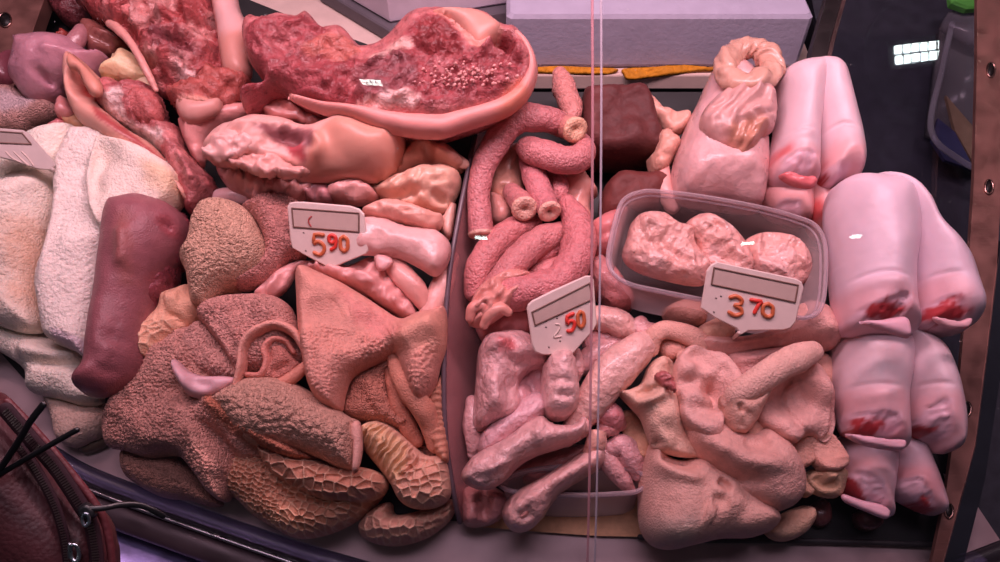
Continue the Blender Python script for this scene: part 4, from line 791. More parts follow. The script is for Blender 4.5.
thing('sloping_tripe', 'smooth peach tripe sheets sloping down toward the calf feet', 'tripe', [
    sh([(752, 396), (772, 374), (792, 358), (812, 362), (826, 378), (833, 402), (835, 426), (826, 442), (808, 436), (788, 446), (768, 436), (754, 418)], lift=.085, sheet=1, R=.02, col=(224, 162, 156), flaps=[([(790, 385), (825, 378), (836, 425), (822, 440), (802, 430), (790, 410)], .008, .004)]),
    sh([(738, 436), (758, 412), (780, 418), (800, 432), (826, 438), (824, 452), (812, 464), (792, 474), (776, 482), (758, 474)], lift=.072, sheet=1, R=.02, col=(220, 154, 140)),
    sh([(806, 440), (826, 432), (842, 450), (844, 466), (830, 474), (814, 468)], lift=.07, sheet=1, col=(216, 152, 140))])
thing('tripe_button', 'small peach nub of tripe beside the sleeve-shaped roll', 'tripe', [
    blob([(812, 362), (822, 352), (834, 366), (834, 384), (834, 400), (822, 390), (812, 378)], .07, .018, mat='suede', col=(220, 154, 142))])
thing('lobed_tripe', 'rounded peach tripe lobe above the big front piece', 'tripe', [
    sh([(676, 424), (690, 412), (704, 406), (720, 420), (734, 430), (748, 434), (762, 428), (780, 438), (792, 454), (801, 475), (800, 495), (788, 508), (770, 512), (748, 504), (726, 490), (702, 468), (684, 448)], .08, .045, R=.032, col=(222, 160, 152), strokes=[([(680, 436), (705, 446), (740, 462), (795, 466)], .010, .012), ([(705, 462), (735, 478), (770, 480)], .006, -.012), ([(690, 424), (705, 440), (730, 460)], .012, .006), ([(740, 442), (755, 445), (770, 440)], .006, -.008)])])
thing('folded_cream_tripe', 'creamy folded tripe edge beside the crossing leg, with a red scrap on it', 'tripe', [
    sh([(618, 394), (628, 390), (640, 384), (646, 370), (654, 360), (664, 357), (674, 364), (676, 392), (682, 424), (700, 442), (708, 454), (690, 458), (668, 455), (652, 448), (646, 436), (640, 420), (630, 408)], lift=.085, sheet=1, R=.014, col=(230, 174, 158), flaps=[([(640, 384), (650, 364), (668, 358), (674, 376), (664, 394), (650, 398)], .008, .005)], strokes=[([(622, 396), (634, 406), (650, 402), (668, 392)], .004, .009), ([(632, 396), (646, 394), (660, 388)], .004, -.010), ([(640, 420), (660, 436), (676, 448)], .006, .006), ([(660, 440), (652, 448)], .004, -.01)]),
    sh([(622, 412), (634, 412), (645, 428), (650, 444), (647, 458), (638, 458), (628, 446), (622, 430)], lift=.06, sheet=1, col=(214, 150, 126))])
thing('red_scrap', 'small torn red scrap stuck to the creamy folded tripe', 'meat', [
    blob([(655, 376), (662, 371), (670, 374), (676, 384), (675, 392), (668, 390), (660, 386)], .131, .007, mat='meat', col=(190, 98, 98), tex=[('meat', .003, .008)], rag=.002, res=.0015)])
thing('bulging_tripe', 'big peach tripe piece bulging over the steel ledge in front', 'tripe', [
    sh([(639, 470), (642, 452), (648, 443), (656, 446), (664, 456), (678, 460), (696, 456), (712, 464), (734, 478), (750, 492), (768, 506), (775, 520), (766, 532), (748, 538), (720, 539), (694, 545), (668, 550), (648, 543), (638, 520)], .055, .055, R=.038, col=(222, 162, 152), strokes=[([(648, 452), (664, 468), (690, 478), (706, 476)], .006, .008), ([(655, 456), (680, 464), (700, 468)], .004, -.010), ([(704, 486), (722, 500), (745, 510)], .008, .006), ([(700, 510), (712, 516)], .010, .008), ([(714, 480), (730, 490)], .004, -.012), ([(728, 502), (706, 500)], .006, -.008)], cols=[([(648, 522), (690, 518), (690, 545), (660, 552), (645, 540)], (198, 158, 150), .012, .006)], und=(.12, .05))])
thing('rounded_tripe_end', 'pale rounded tripe end poking out beside the big front piece', 'tripe', [
    sh([(764, 530), (778, 516), (794, 508), (808, 506), (812, 518), (804, 532), (788, 541), (772, 540)], .03, .03, col=(212, 158, 138))])
thing('ruffled_sheep_tripe', 'ruffled cream tripe corner tucked under the calf feet', 'tripe', [
    sh([(802, 478), (814, 468), (830, 466), (842, 472), (842, 488), (836, 498), (820, 497), (808, 490)], lift=.05, sheet=1, col=(222, 166, 140), strokes=[([(812, 474), (822, 486), (836, 482)], .004, -.010), ([(818, 470), (832, 480)], .005, .006)]),
    sh([(796, 476), (806, 474), (812, 490), (806, 498), (796, 492)], .05, .018, col=(210, 150, 130))])
# glands in the tub
GL = (222, 156, 150)
gl = 'pink glands lying in the clear tub'
for nm, lb, out, li in [('pink_gland', 'glossy pink gland at the end of the tub nearest the glass joint', [(626, 240), (632, 222), (646, 214), (664, 215), (676, 224), (692, 230), (696, 246), (712, 268), (702, 286), (668, 282), (636, 272), (622, 258)], .098),
                        ('pink_gland', 'glossy pink gland in the middle of the tub, behind the tag', [(684, 228), (694, 217), (708, 216), (722, 222), (736, 234), (750, 252), (750, 276), (728, 284), (708, 270), (696, 248)], .098),
                        ('pink_gland', 'round folded pink gland at the tub end beside the calf feet', [(742, 246), (752, 236), (772, 234), (794, 240), (808, 256), (811, 274), (800, 286), (776, 290), (754, 282), (746, 266)], .092)]:
    thing(nm, lb, 'offal', [blob(out, li, .026, R=.022, mat='gut', col=GL, res=.0018, tex=[('ridge', .006, .022, None, 120, 1.8), ('meat', .0025, .012)], cols=[(None, (230, 176, 176), .02, .5)])], group=gl)
# ================================================================ setting: the display case
make_mat('steel', .42, .5, .12, 30, [('noise', 14, .06, .01), ('noise', 260, .12, .001, (1, 12, 12))], metal=.35, rvar=.12)
make_mat('chrome', .3, .5, .06, 30, [('noise', 40, .12, .01)], metal=1.0, rvar=.08)
make_mat('rail', .42, .5, .15, 40, [('noise', 60, .1, .002, (1, 10, 1))], metal=.7, rvar=.1)
make_mat('black', .5, .4, .25, 60, [('noise', 200, .1, .001)])
make_mat('rubber', .35, .5, .15, 60)
make_mat('board', .6, .3, .08, 40, [('noise', 300, .1, .001)])
make_mat('foam', .75, .2, .05, 50, [('noise', 250, .2, .0015), ('voro', 160, .1, .0015)])
make_mat('paper', .7, .2, .15, 90, [('noise', 140, .4, .003)])
make_mat('plate', .42, .5, .04, 120, [('noise', 500, .05, .0005)])
make_mat('digit', .38, .5, .15, 300)
make_mat('clear', .18, .5, .03, 40, [('noise', 60, .08, .002)], trans=(.22, (.96, .94, .97), .85))
make_mat('acrylic', .12, .5, .05, 40, trans=(.30, (.93, .84, .86), .6))
make_mat('acrylic_edge', .3, .5, .1, 40, trans=(.75, (.8, .75, .85)))
make_mat('glass_edge', .25, .5, .05, 40, trans=(.55, (.9, .9, .95)))
make_mat('leather', .5, .45, .18, 70, [('noise', 240, .25, .0015), ('voro', 420, .2, .001)])
make_mat('fabric', .7, .2, .15, 200, [('noise', 600, .3, .001)])
make_mat('gunmetal', .3, .5, .1, 200, metal=.9)
make_mat('bumper', .5, .5, .1, 60, [('noise', 50, .2, .006)], metal=.75, rvar=.1)
make_mat('box', .25, .5, .05, 40, trans=(.62, (.94, .9, .92), .9))
def glass_mat(name, boost, tint):
    m = bpy.data.materials.new(name); m.use_nodes = True; nt = m.node_tree; N = nt.nodes; L = nt.links; N.clear()
    out = N.new('ShaderNodeOutputMaterial'); tr = N.new('ShaderNodeBsdfTransparent'); tr.inputs['Color'].default_value = (*tint, 1)
    gl = N.new('ShaderNodeBsdfGlossy'); gl.inputs['Roughness'].default_value = .012
    lw = N.new('ShaderNodeLayerWeight'); lw.inputs['Blend'].default_value = .5
    pw = N.new('ShaderNodeMath'); pw.operation = 'POWER'; pw.inputs[1].default_value = 5; fr = N.new('ShaderNodeMath'); fr.operation = 'MULTIPLY_ADD'; fr.inputs[1].default_value = .96; fr.inputs[2].default_value = .04
    L.new(lw.outputs['Facing'], pw.inputs[0]); L.new(pw.outputs[0], fr.inputs[0])
    ml = N.new('ShaderNodeMath'); ml.operation = 'MULTIPLY'; ml.inputs[1].default_value = boost; ml.use_clamp = True
    # faint film of dust on the pane
    tc = N.new('ShaderNodeTexCoord'); vz = N.new('ShaderNodeTexVoronoi'); vz.inputs['Scale'].default_value = 42
    L.new(tc.outputs['Object'], vz.inputs['Vector'])
    mr = N.new('ShaderNodeMapRange'); mr.inputs['From Min'].default_value = .03; mr.inputs['From Max'].default_value = .0; mr.inputs['To Min'].default_value = 0.0; mr.inputs['To Max'].default_value = .5
    L.new(vz.outputs['Distance'], mr.inputs['Value'])
    df = N.new('ShaderNodeBsdfDiffuse'); df.inputs['Color'].default_value = (.8, .8, .8, 1)
    mx = N.new('ShaderNodeMixShader'); m2 = N.new('ShaderNodeMixShader')
    L.new(fr.outputs[0], ml.inputs[0]); L.new(ml.outputs[0], mx.inputs['Fac']); L.new(tr.outputs[0], mx.inputs[1]); L.new(gl.outputs[0], mx.inputs[2])
    L.new(mr.outputs[0], m2.inputs['Fac']); L.new(mx.outputs[0], m2.inputs[1]); L.new(df.outputs[0], m2.inputs[2]); L.new(m2.outputs[0], out.inputs['Surface'])
    MAT[name] = m
glass_mat('glass', .6, (.975, .97, .98))
glass_mat('end_glass', 1.6, (.88, .88, .92))

def ppoly(px, lift): return np.array([at(p[0], p[1], lift) for p in px])
def zpoly(px, z): return on_plane(px, np.array([0, 0, z]), np.array([0, 0, 1.0]))
def slab(px, lift, thick, col, mat, bevel=0.0): return prism(ppoly(px, lift)[::-1], NRM, thick, col, mat, bevel)
def ccw(P, n):
    a = np.zeros(3); P = np.asarray(P)
    for i in range(len(P)): a = a + np.cross(P[i] - P[0], P[(i + 1) % len(P)] - P[0])
    return P if a @ np.asarray(n) > 0 else P[::-1]

ARC = catmull([(-140, 330), (-60, 376), (0, 412), (56, 446), (100, 470), (195, 505), (290, 538), (350, 556), (430, 578), (520, 593), (600, 600), (700, 599), (800, 590), (880, 576), (945, 560), (1000, 540)], False, 5)
A3 = ppoly(ARC, 0)
STEEL = (190, 152, 158)
deck = list(map(tuple, ARC[::-1])) + [(-140, 250), (-60, 100), (60, 10), (200, -10), (520, 88), (812, 78), (860, 170), (905, 330), (940, 470), (945, 552)]
# deck is split in a front apron and the bed under the trays so the outline stays simple
apron = np.vstack([A3, ppoly([(960, 480), (860, 440), (700, 420), (500, 400), (300, 370), (120, 320), (-20, 260), (-160, 200)], 0)])
bed = ppoly([(960, 480), (860, 440), (700, 420), (500, 400), (300, 370), (120, 320), (-20, 260), (-160, 200), (-80, 20), (150, -40), (300, 20), (500, 92), (815, 92), (870, 200), (920, 380)], 0)
struct('floor', [prism(ccw(apron, NRM), NRM, .012, STEEL, 'steel'), prism(ccw(bed, NRM), NRM, .012, (22, 19, 22), 'black')])
def sweep(off, lift, r, col, mat, flat=1.0):
    T = np.gradient(A3, axis=0); T /= np.linalg.norm(T, axis=1)[:, None]
    O = np.cross(T, NRM); O = O / np.linalg.norm(O, axis=1)[:, None]
    if O[len(O) // 2][1] > 0: O = -O
    return tube(A3 + O * off + NRM * lift, r, world=True, rpx=False, col=col, mat=mat, sub=2, wob=0, flat=flat, ends=('flat', 'flat'), mott=0)
struct('trim_1', [sweep(.010, -.002, .0095, (40, 32, 38), 'rubber', .9)], True)
struct('trim_2', [sweep(.0215, -.002, .0022, (190, 170, 180), 'chrome')], True)
struct('trim_3', [sweep(.036, -.010, .013, (70, 50, 58), 'steel', .6)], True)
struct('trim_4', [sweep(.105, -.058, .060, (150, 130, 185), 'bumper', .9)], True)

# black tray liner, seen in the gaps
tray = ppoly([(-60, 320), (0, 352), (30, 386), (70, 412), (112, 436), (150, 462), (230, 490), (330, 512), (455, 521), (600, 535), (700, 540), (820, 541), (944, 545), (945, 480), (905, 350), (862, 200), (812, 100), (520, 100), (300, 80), (120, 60), (0, 130), (-60, 200)], .005)
t = thing('display_tray', 'shallow black tray lining the case floor under the offal', 'tray', [prism(ccw(tray, NRM), NRM, .004, (20, 19, 22), 'black')], smooth=False)
rim = [at(p[0], p[1], .007) for p in [(640, 537), (700, 540), (820, 541), (944, 545)]]
part(t, 'rim', tube(rim, .0028, world=True, rpx=False, col=(52, 44, 48), mat='black', wob=0, sub=2))
thing('paper_mat', 'pale orange paper mat under the plastic box, at the steel ledge', 'mat', [slab([(470, 500), (560, 492), (650, 498), (652, 537), (600, 536), (540, 532), (480, 527)], .0075, .002, (224, 160, 128), 'paper')], smooth=False)

# back shelf
ZS = .173
def bx(x0, x1, y0, y1, z0, z1, col, mat, bev=0.0): return box((x0, y0, z0), (x1, y1, z1), col, mat, 0, bev)
t = thing('rear_shelf', 'long pale board along the rear edge of the case', 'shelf', [bx(-.42, .395, .86, 1.25, ZS - .022, ZS, (214, 178, 172), 'board', .002)], smooth=False)
struct('wall_back', [bx(-1.2, .41, .90, .92, -.1, ZS - .022, (28, 24, 28), 'black'), bx(-1.2, 1.2, 1.40, 1.42, -.2, 1.0, (30, 26, 32), 'black')])
t = thing('foam_box', 'big pale grey foam box on the rear shelf, behind the glass joint', 'box', [bx(.008, .372, .872, 1.10, ZS + .002, .249, (176, 160, 182), 'foam', .005)], smooth=False)
P = [(318, -12), (389, 30), (511, 11), (600, -60), (400, -80)]
t = thing('white_tub', 'white tub corner with a dark grey base, at the top behind the half head', 'tub', [prism(ccw(zpoly([(322, -16), (390, 24), (512, 4), (600, -66), (404, -86)], ZS + .022), (0, 0, 1)) + np.array([0, 0, .10]), (0, 0, 1), .10, (206, 180, 196), 'board', .004)], smooth=False)
part(t, 'base', prism(ccw(zpoly(P, ZS + .022), (0, 0, 1)), (0, 0, 1), .021, (96, 84, 92), 'board', .002), 'dark grey base', smooth=False)
YP = (np.array([0, .866, ZS + .004]), np.array([0, -.55, .83]) / np.linalg.norm([0, -.55, .83]))
YC = (186, 116, 30)
thing('yellow_paper', 'crumpled yellow paper strip under the foam box, behind the standing gut', 'paper', [
    blob([(532, 68), (560, 66), (600, 68), (618, 69), (612, 74), (590, 75), (560, 74), (534, 73)], T=.004, R=.003, mat='paper', col=YC, plane=YP, res=.0012, tex=[('ridge', .002, .008)])], group='')
thing('yellow_paper', 'crumpled yellow paper strip with a hanging flap, right of the glass joint', 'paper', [
    blob([(623, 69), (650, 67), (686, 65), (712, 68), (716, 71), (694, 72), (676, 75), (650, 78), (629, 80), (624, 76)], T=.004, R=.003, mat='paper', col=YC, plane=YP, res=.0012, tex=[('ridge', .002, .008)])])
thing('yellow_paper', 'thin yellow paper edge under the foam box, next to the pale stomach', 'paper', [
    blob([(708, 67), (730, 66), (745, 66), (744, 70), (726, 71), (710, 71)], T=.003, R=.003, mat='paper', col=(170, 104, 34), plane=YP, res=.0012)])
for o in C.objects:
    if o.get('group') == '': del o['group']

# end rails with bolt holes
def hole(par, px, py, rx, ry, lift):
    c = at(px, py, lift); e = [c + (at(px + rx * math.cos(a), py + ry * math.sin(a), lift) - c) for a in np.linspace(0, 2 * math.pi, 14, endpoint=False)]
    h = part(par, 'bolt_hole', [tube(e, .0012, world=True, rpx=False, col=(150, 110, 105), mat='chrome', closed=True, wob=0, sub=2, seg=8), prism(ccw(np.array(e) - NRM * .0005, NRM), NRM, .001, (20, 15, 16), 'black')], 'dark bolt hole with a bright rim')
RAILC = (140, 92, 86)
t = thing('end_rail', 'brown steel end rail with five bolt holes, beside the calf feet', 'rail', [slab([(977, -20), (977, 60), (974, 180), (969, 260), (963, 340), (956, 420), (945, 500), (931, 566), (944, 566), (960, 500), (977, 440), (989, 340), (996, 280), (1002, 180), (1004, 60), (1005, -20)], .05, .006, RAILC, 'rail')], smooth=False)
for (px, py) in [(991, 70), (989, 187), (981, 301), (967, 409), (949, 511)]: hole(t, px, py, 4, 7, .0508)
t = thing('end_rail', 'brown steel end strip with a bolt hole, by the dark corner beside the lavender organ', 'rail', [slab([(20, -30), (56, -30), (44, 0), (22, 62), (0, 126), (-40, 240), (-110, 240), (-40, 60)], .05, .02, RAILC, 'rail')], smooth=False)
hole(t, 5, 20, 6, 7, .0508)
t = thing('corner_post', 'slim dark corner post rising behind the topmost calf foot', 'post', [slab([(808, 78), (813, 45), (826, 0), (832, -20), (848, -20), (842, 0), (831, 40), (823, 76)], .06, .02, (46, 36, 38), 'rail')], smooth=False)
part(t, 'edge_highlight', slab([(823, 76), (831, 40), (842, 0), (848, -20), (852, -20), (846, 0), (835, 40), (827, 78)], .062, .01, (88, 62, 62), 'rail'), smooth=False)  # lighter strip: the thin highlight along the post, painted as a part
w3 = ppoly([(826, 78), (845, 0), (850, -30), (984, -30), (976, 180), (966, 300), (958, 400), (940, 470), (905, 345), (866, 190)], .002)
struct('window_3', [prism(ccw(w3, NRM), NRM, .004, (200, 200, 200), 'end_glass')])
struct('trim_5', [slab([(1001, 240), (994, 300), (988, 350), (976, 445), (960, 505), (942, 570), (962, 570), (985, 480), (1000, 380), (1012, 300)], .052, .02, (24, 26, 34), 'rubber')])
# dim things beyond the end glass
struct('wall_right', [slab([(800, -60), (1100, -60), (1150, 640), (930, 600), (860, 240)], -.16, .01, (50, 46, 56), 'black')])
t = thing('clear_container', 'cloudy plastic container with a green lid, seen through the dark end glass', 'container', [
    prism(ccw(ppoly([(943, 26), (990, 34), (1010, 130), (990, 150), (931, 130)], -.13), NRM), NRM, .02, (150, 140, 142), 'clear'),
    tube(ppoly([(952, 24), (942, 70), (931, 130), (960, 160), (1000, 180)], -.10), .004, world=True, rpx=False, col=(170, 160, 164), mat='clear', wob=0),
    slab([(950, 10), (990, 4), (1000, 46), (972, 38), (945, 22)], -.09, .02, (150, 138, 142), 'clear', .003)])
part(t, 'lid', slab([(950, -14), (992, -14), (990, 6), (968, 8), (952, 2)], -.07, .015, (96, 170, 70), 'board', .003), 'bright green lid', smooth=False)
thing('packet', 'dim tan and blue packet lying under the cloudy container', 'packet', [
    slab([(946, 95), (972, 125), (990, 160), (975, 165), (955, 130)], -.118, .006, (140, 110, 90), 'paper'), slab([(938, 118), (955, 132), (975, 170), (945, 160), (932, 140)], -.12, .006, (58, 58, 92), 'paper')], smooth=False)

# divider
top_ = [(479, 128, .085), (472, 160, .09), (462, 210, .095), (452, 270, .095), (447, 330, .09), (446, 400, .085), (449, 450, .075), (457, 500, .055), (462, 522, .035)]
bot_ = [(492, 128, .0), (494, 160, .0), (494, 210, .0), (493, 270, .0), (492, 330, .0), (492, 400, .0), (490, 450, .0), (486, 500, .0), (480, 522, .0)]
T3 = np.array([at(*p) for p in top_]); B3 = np.array([at(*p) for p in bot_])
th = np.array([.004, 0, 0])
def quadstrip(A, B, col, mat):
    n = len(A); V = np.vstack([A, B, A - th, B - th]); f = []
    for i in range(n - 1):
        f += [[i, i + 1, n + i + 1, n + i], [2 * n + i, 3 * n + i, 3 * n + i + 1, 2 * n + i + 1], [i, 2 * n + i, 2 * n + i + 1, i + 1], [n + i, n + i + 1, 3 * n + i + 1, 3 * n + i]]
    f += [[0, n, 3 * n, 2 * n], [n - 1, 3 * n - 1, 4 * n - 1, 2 * n - 1][::1]]
    f[-1] = [n - 1, 3 * n - 1, 4 * n - 1, 2 * n - 1]
    return G(V, f, np.repeat(alb(col)[None], len(V), 0), mat)
t = thing('divider', 'clear upright plastic divider between the brown tripe and the guts', 'divider', [quadstrip(T3, B3, (206, 136, 140), 'acrylic')], smooth=False)
part(t, 'top_edge', tube(T3 - th / 2 + NRM * .0005, .0026, world=True, rpx=False, col=(104, 82, 92), mat='acrylic_edge', wob=0, seg=8), 'dull violet cut edge')

# clear tubs
def tub(name, label, rimpx, lift, blift, shrink, mat='clear', rim_r=.0022, ti=9):
    rimP = catmull(rimpx, True, 5); nv = np.array([0, -math.sin(math.radians(ti)), math.cos(math.radians(ti))])
    R3 = on_plane(rimP, at(rimP[:, 0].mean(), rimP[:, 1].mean(), lift), nv); c = R3.mean(0)
    def ringat(k, l): 
        q = c + (R3 - c) * k; return q - nv * (lift - l)
    rings = [R3, ringat(.985, lift - .004), ringat(.95, lift - .008), ringat((1 + shrink) / 2 * .97, (lift + blift) / 2), ringat(shrink * 1.02, blift + .006), ringat(shrink * .96, blift)]
    inner = [r + (c - nv * (lift - blift) * .5 - r) / np.linalg.norm(c - r, axis=1)[:, None] * .0014 for r in rings][::-1]
    V = np.vstack(rings); n = len(R3); f = []
    for k in range(len(rings) - 1):
        for j in range(n):
            a, b = k * n + j, k * n + (j + 1) % n
            f.append([a, b, b + n, a + n])
    f.append(list(range((len(rings) - 1) * n, len(rings) * n)))
    g = G(V, f, np.repeat(alb((206, 174, 178))[None], len(V), 0), mat)
    t = thing(name, label, 'tub', [g])
    part(t, 'rim', [tube(R3, rim_r, world=True, rpx=False, col=(206, 174, 182), mat='clear', closed=True, wob=0, sub=1, seg=8), tube(ringat(.97, lift - .006), rim_r * .6, world=True, rpx=False, col=(206, 174, 182), mat='clear', closed=True, wob=0, sub=1, seg=6)])
    return t
tub('gland_tub', 'clear plastic tub of pink glands, behind the tag stuck in the sheep tripe',
    [(640, 192), (655, 191), (700, 196), (760, 207), (800, 218), (816, 226), (824, 240), (826, 262), (824, 296), (818, 312), (804, 318), (780, 314), (720, 303), (660, 291), (630, 284), (614, 274), (608, 260), (611, 238), (619, 208), (627, 197)], .125, .062, .86)
tub('plastic_box', 'shallow clear plastic box under the slim foot, on the orange paper mat',
    [(500, 482), (520, 472), (570, 466), (620, 468), (642, 474), (646, 484), (640, 490), (626, 493), (580, 495), (530, 493), (508, 490)], .072, .010, .93, mat='box', ti=4)

# ---------------------------------------------------------------- price tags
DG = {'5': [[(.92, .03), (.2, .03), (.12, .45), (.5, .36), (.9, .52), (.92, .78), (.55, .98), (.1, .9)]],
      '9': [[(.85, .35), (.55, .52), (.18, .42), (.15, .15), (.5, .02), (.85, .15), (.88, .5), (.75, .8), (.35, .98)]],
      '0': [[(.5, .02), (.15, .2), (.1, .5), (.15, .8), (.5, .98), (.85, .8), (.9, .5), (.85, .2), (.5, .02)]],
      '3': [[(.12, .12), (.5, .02), (.88, .15), (.82, .38), (.45, .48), (.85, .6), (.92, .82), (.5, .98), (.08, .88)]],
      '7': [[(.08, .05), (.92, .05), (.65, .45), (.42, .97)]],
      '(': [[(.85, .02), (.3, .3), (.25, .65), (.7, .98)]]}
CORN = {'5': (0, 1, 2), '7': (0, 1)}
def tag(label, poly, lift, n, win, digits, pin, slotcol=(196, 160, 154), col=(222, 188, 184), marks=(), dots=()):
    n = np.asarray(n, float); n /= np.linalg.norm(n)
    cx, cy = np.mean(np.array(poly)[:, 0]), np.mean(np.array(poly)[:, 1])
    P0 = at(cx, cy, lift)
    op = lambda p, o=0.0: on_plane(p, P0 + n * o, n)
    t = thing('price_tag', label, 'price tag', [prism(ccw(op(poly), n), n, .004, col, 'plate', .0012)], group='white price tags with red numbers', smooth=False)
    # recessed slot: a raised frame round a paper strip
    W4 = ccw(op(win), n)
    part(t, 'paper_strip', prism(W4 + n * .0004, n, .0006, slotcol, 'plate'), smooth=False)
    fr = []
    for i in range(4):
        a, b = W4[i], W4[(i + 1) % 4]
        fr.append(tube([a + n * .0006, (a + b) / 2 + n * .0006, b + n * .0006], .0008, world=True, rpx=False, col=(120, 84, 76) if i in (0, 1, 2, 3) else col, mat='plate', wob=0, seg=6, sub=2))
    part(t, 'slot_frame', [join(fr)])
    for d, o, ex, ey, cc in digits:
        o, ex, ey = np.array(o, float), np.array(ex, float), np.array(ey, float)
        gs = []
        for st in DG[d]:
            s = np.array(st)
            pc = catmull(s, False, 4)
            if d in CORN:
                k = max(CORN[d]); pc = np.vstack([s[:k + 1], catmull(s[k:], False, 4)[1:]])
            px = np.array([o + ex * q[0] + ey * q[1] for q in pc])
            gs.append(tube(op(px, .0006), .0008 if d == '(' else .0019, world=True, rpx=False, col=cc, mat='digit', wob=0.02, seg=8, sub=2, flat=1.0))
        part(t, 'figure' if d != '(' else 'pen_mark', gs)
    if marks:
        part(t, 'stain', [tube(op(np.array(m), .0001), .0009, world=True, rpx=False, col=(217, 183, 177), mat='plate', wob=.2, seg=6, sub=3) for m in marks])
    if dots:
        part(t, 'peg_hole', [join([tube(op([(x - .3, y), (x + .3, y + .3)], .0001), .0006, world=True, rpx=False, col=(70, 50, 50), mat='plate', wob=0, seg=6, sub=1) for x, y in dots[:1]])])
        for q in dots[1:]: part(t, 'peg_hole', [tube(op([(q[0] - .3, q[1]), (q[0] + .3, q[1] + .3)], .0001), .0006, world=True, rpx=False, col=(70, 50, 50), mat='plate', wob=0, seg=6, sub=1)])
    a = op([pin])[0]
    part(t, 'pin', [tube([a - n * .002, a - n * .0025 - NRM * .012 , a - n * .003 - NRM * .04], [.0022, .0018, .001], world=True, rpx=False, col=col, mat='plate', wob=0, seg=8)])
    return t
RD, OR, RD2 = (206, 84, 58), (198, 98, 62), (216, 58, 50)
tag('white tag reading 5 90 among the pink offal of the bay left of the divider',
    [(287, 207), (289, 203), (294, 202), (303, 202), (350, 206), (359, 209), (364, 214), (368, 251), (366, 254), (337, 266), (334, 271), (330, 271), (325, 266), (302, 254), (292, 248), (290, 240)], .125, (-.06, -.78, .62),
    [(292, 208), (359, 213), (359, 231.5), (293.5, 226.5)],
    [('5', (312, 233.5), (12, .8), (1.2, 21), OR), ('9', (327.6, 234.5), (9, .6), (.6, 15), RD2), ('0', (339, 235.8), (9.3, .6), (.6, 15), OR), ('(', (307.5, 216), (4.5, .3), (.2, 10), (170, 70, 70))], (332, 270), dots=[(303.6, 232.6), (305.8, 250.6), (346, 245), (300, 209)])
tag('tilted white tag reading 50 stuck in the middle bay below the guts',
    [(527, 309), (528, 305), (532, 301), (552, 291), (586, 276), (591, 276), (594, 280), (597, 324), (594, 330), (573, 354), (571, 358), (567, 355), (542, 355), (535, 352), (532, 345)], .135, (.10, -.74, .66),
    [(532, 312), (589.5, 283), (592, 299), (535, 325)],
    [('5', (565.5, 317), (8, -4), (2, 16), RD2), ('0', (576.5, 313), (7.5, -3), (1.5, 15.5), OR)], (570, 356), marks=[[(556, 324), (560, 325), (559, 330), (554, 337), (561, 336)]], dots=[(557, 318), (546, 327), (560, 341), (549, 347), (546, 321)])
tag('white tag reading 3 70 stuck in the sheep tripe before the clear tub',
    [(701, 308), (707, 271), (711, 265), (717, 262), (797, 279), (802, 282), (804, 288), (796, 322), (791, 328), (784, 330), (748, 331), (741, 335), (737, 329), (715, 318)], .155, (-.05, -.74, .66),
    [(714, 267.5), (798, 285), (795, 302), (711.5, 284)],
    [('3', (729, 294.5), (14.5, 2.5), (-1, 20), OR), ('7', (750.5, 299), (12, 2), (-1, 13), RD2), ('0', (762, 302.5), (12.5, 2), (-.8, 13.5), OR)], (740, 333), dots=[(716, 298), (714, 312), (721, 296)])
tag('white tag seen almost edge on, cut by the picture border above the cream tripe',
    [(-22, 126), (0, 128), (23, 130), (30, 134), (54, 161), (55, 166), (50, 170), (38, 169), (10, 160), (-22, 152)], .13, (.45, -.62, .64),
    [(-20, 130), (22, 133), (31, 144), (-20, 142)],
    [], (52, 169), slotcol=(158, 132, 128), col=(196, 168, 166), marks=[[(6, 152), (12, 158), (20, 162)], [(14, 152), (20, 158), (28, 165)], [(22, 152), (28, 158), (33, 165)]])

# ---------------------------------------------------------------- shoulder bag in front of the glass
BD = .46
BP = (at_depth(40, 500, BD), np.array([.12, -.62, .77]) / np.linalg.norm([.12, -.62, .77]))
def bp(px, o=0.0): return on_plane(px, BP[0] + BP[1] * o, BP[1])
bag = thing('shoulder_bag', 'dark maroon leather bag with zips, held against the case', 'bag', [
    blob([(-60, 372), (-10, 388), (8, 402), (28, 424), (48, 448), (72, 478), (92, 502), (108, 522), (116, 545), (118, 580), (110, 640), (-60, 640)], T=.03, R=.03, under=1.0, mat='leather', col=(60, 22, 28), plane=BP, res=.003, und=(.05, .06), strokes=[([(10, 412), (50, 460), (88, 510), (98, 560)], .004, -.004), ([(16, 440), (46, 480), (66, 530), (70, 580)], .003, -.003)])])
def zipper(path, o, w):
    p3 = bp(catmull(path, False, 6), o)
    z = part(bag, 'zipper', [tube(p3, w, world=True, rpx=False, col=(44, 22, 30), mat='fabric', wob=0, flat=.35, sub=1, seg=10)], 'dark zip tape')
    teeth = []
    L = np.concatenate([[0], np.cumsum(np.linalg.norm(np.diff(p3, axis=0), axis=1))])
    for s in np.arange(0, L[-1], .0014):
        c = np.array([np.interp(s, L, p3[:, k]) for k in range(3)]); c2 = np.array([np.interp(min(s + .001, L[-1]), L, p3[:, k]) for k in range(3)])
        d = c2 - c; nd = np.linalg.norm(d)
        if nd < 1e-6: continue
        sd = np.cross(d / nd, BP[1]); q = c + BP[1] * w * .42
        teeth.append(prism(ccw([q - sd * w * .45, q + sd * w * .45, q + sd * w * .45 + d * .7, q - sd * w * .45 + d * .7], BP[1]), BP[1], .0006, (110, 84, 88), 'gunmetal'))
    part(z, 'zip_teeth', [join(teeth)], smooth=False)
zipper([(20, 446), (34, 466), (50, 494), (60, 520), (66, 545), (68, 570)], .0265, .0028)
zipper([(6, 410), (30, 438), (56, 468), (76, 498), (90, 522), (96, 550), (97, 575)], .026, .004)
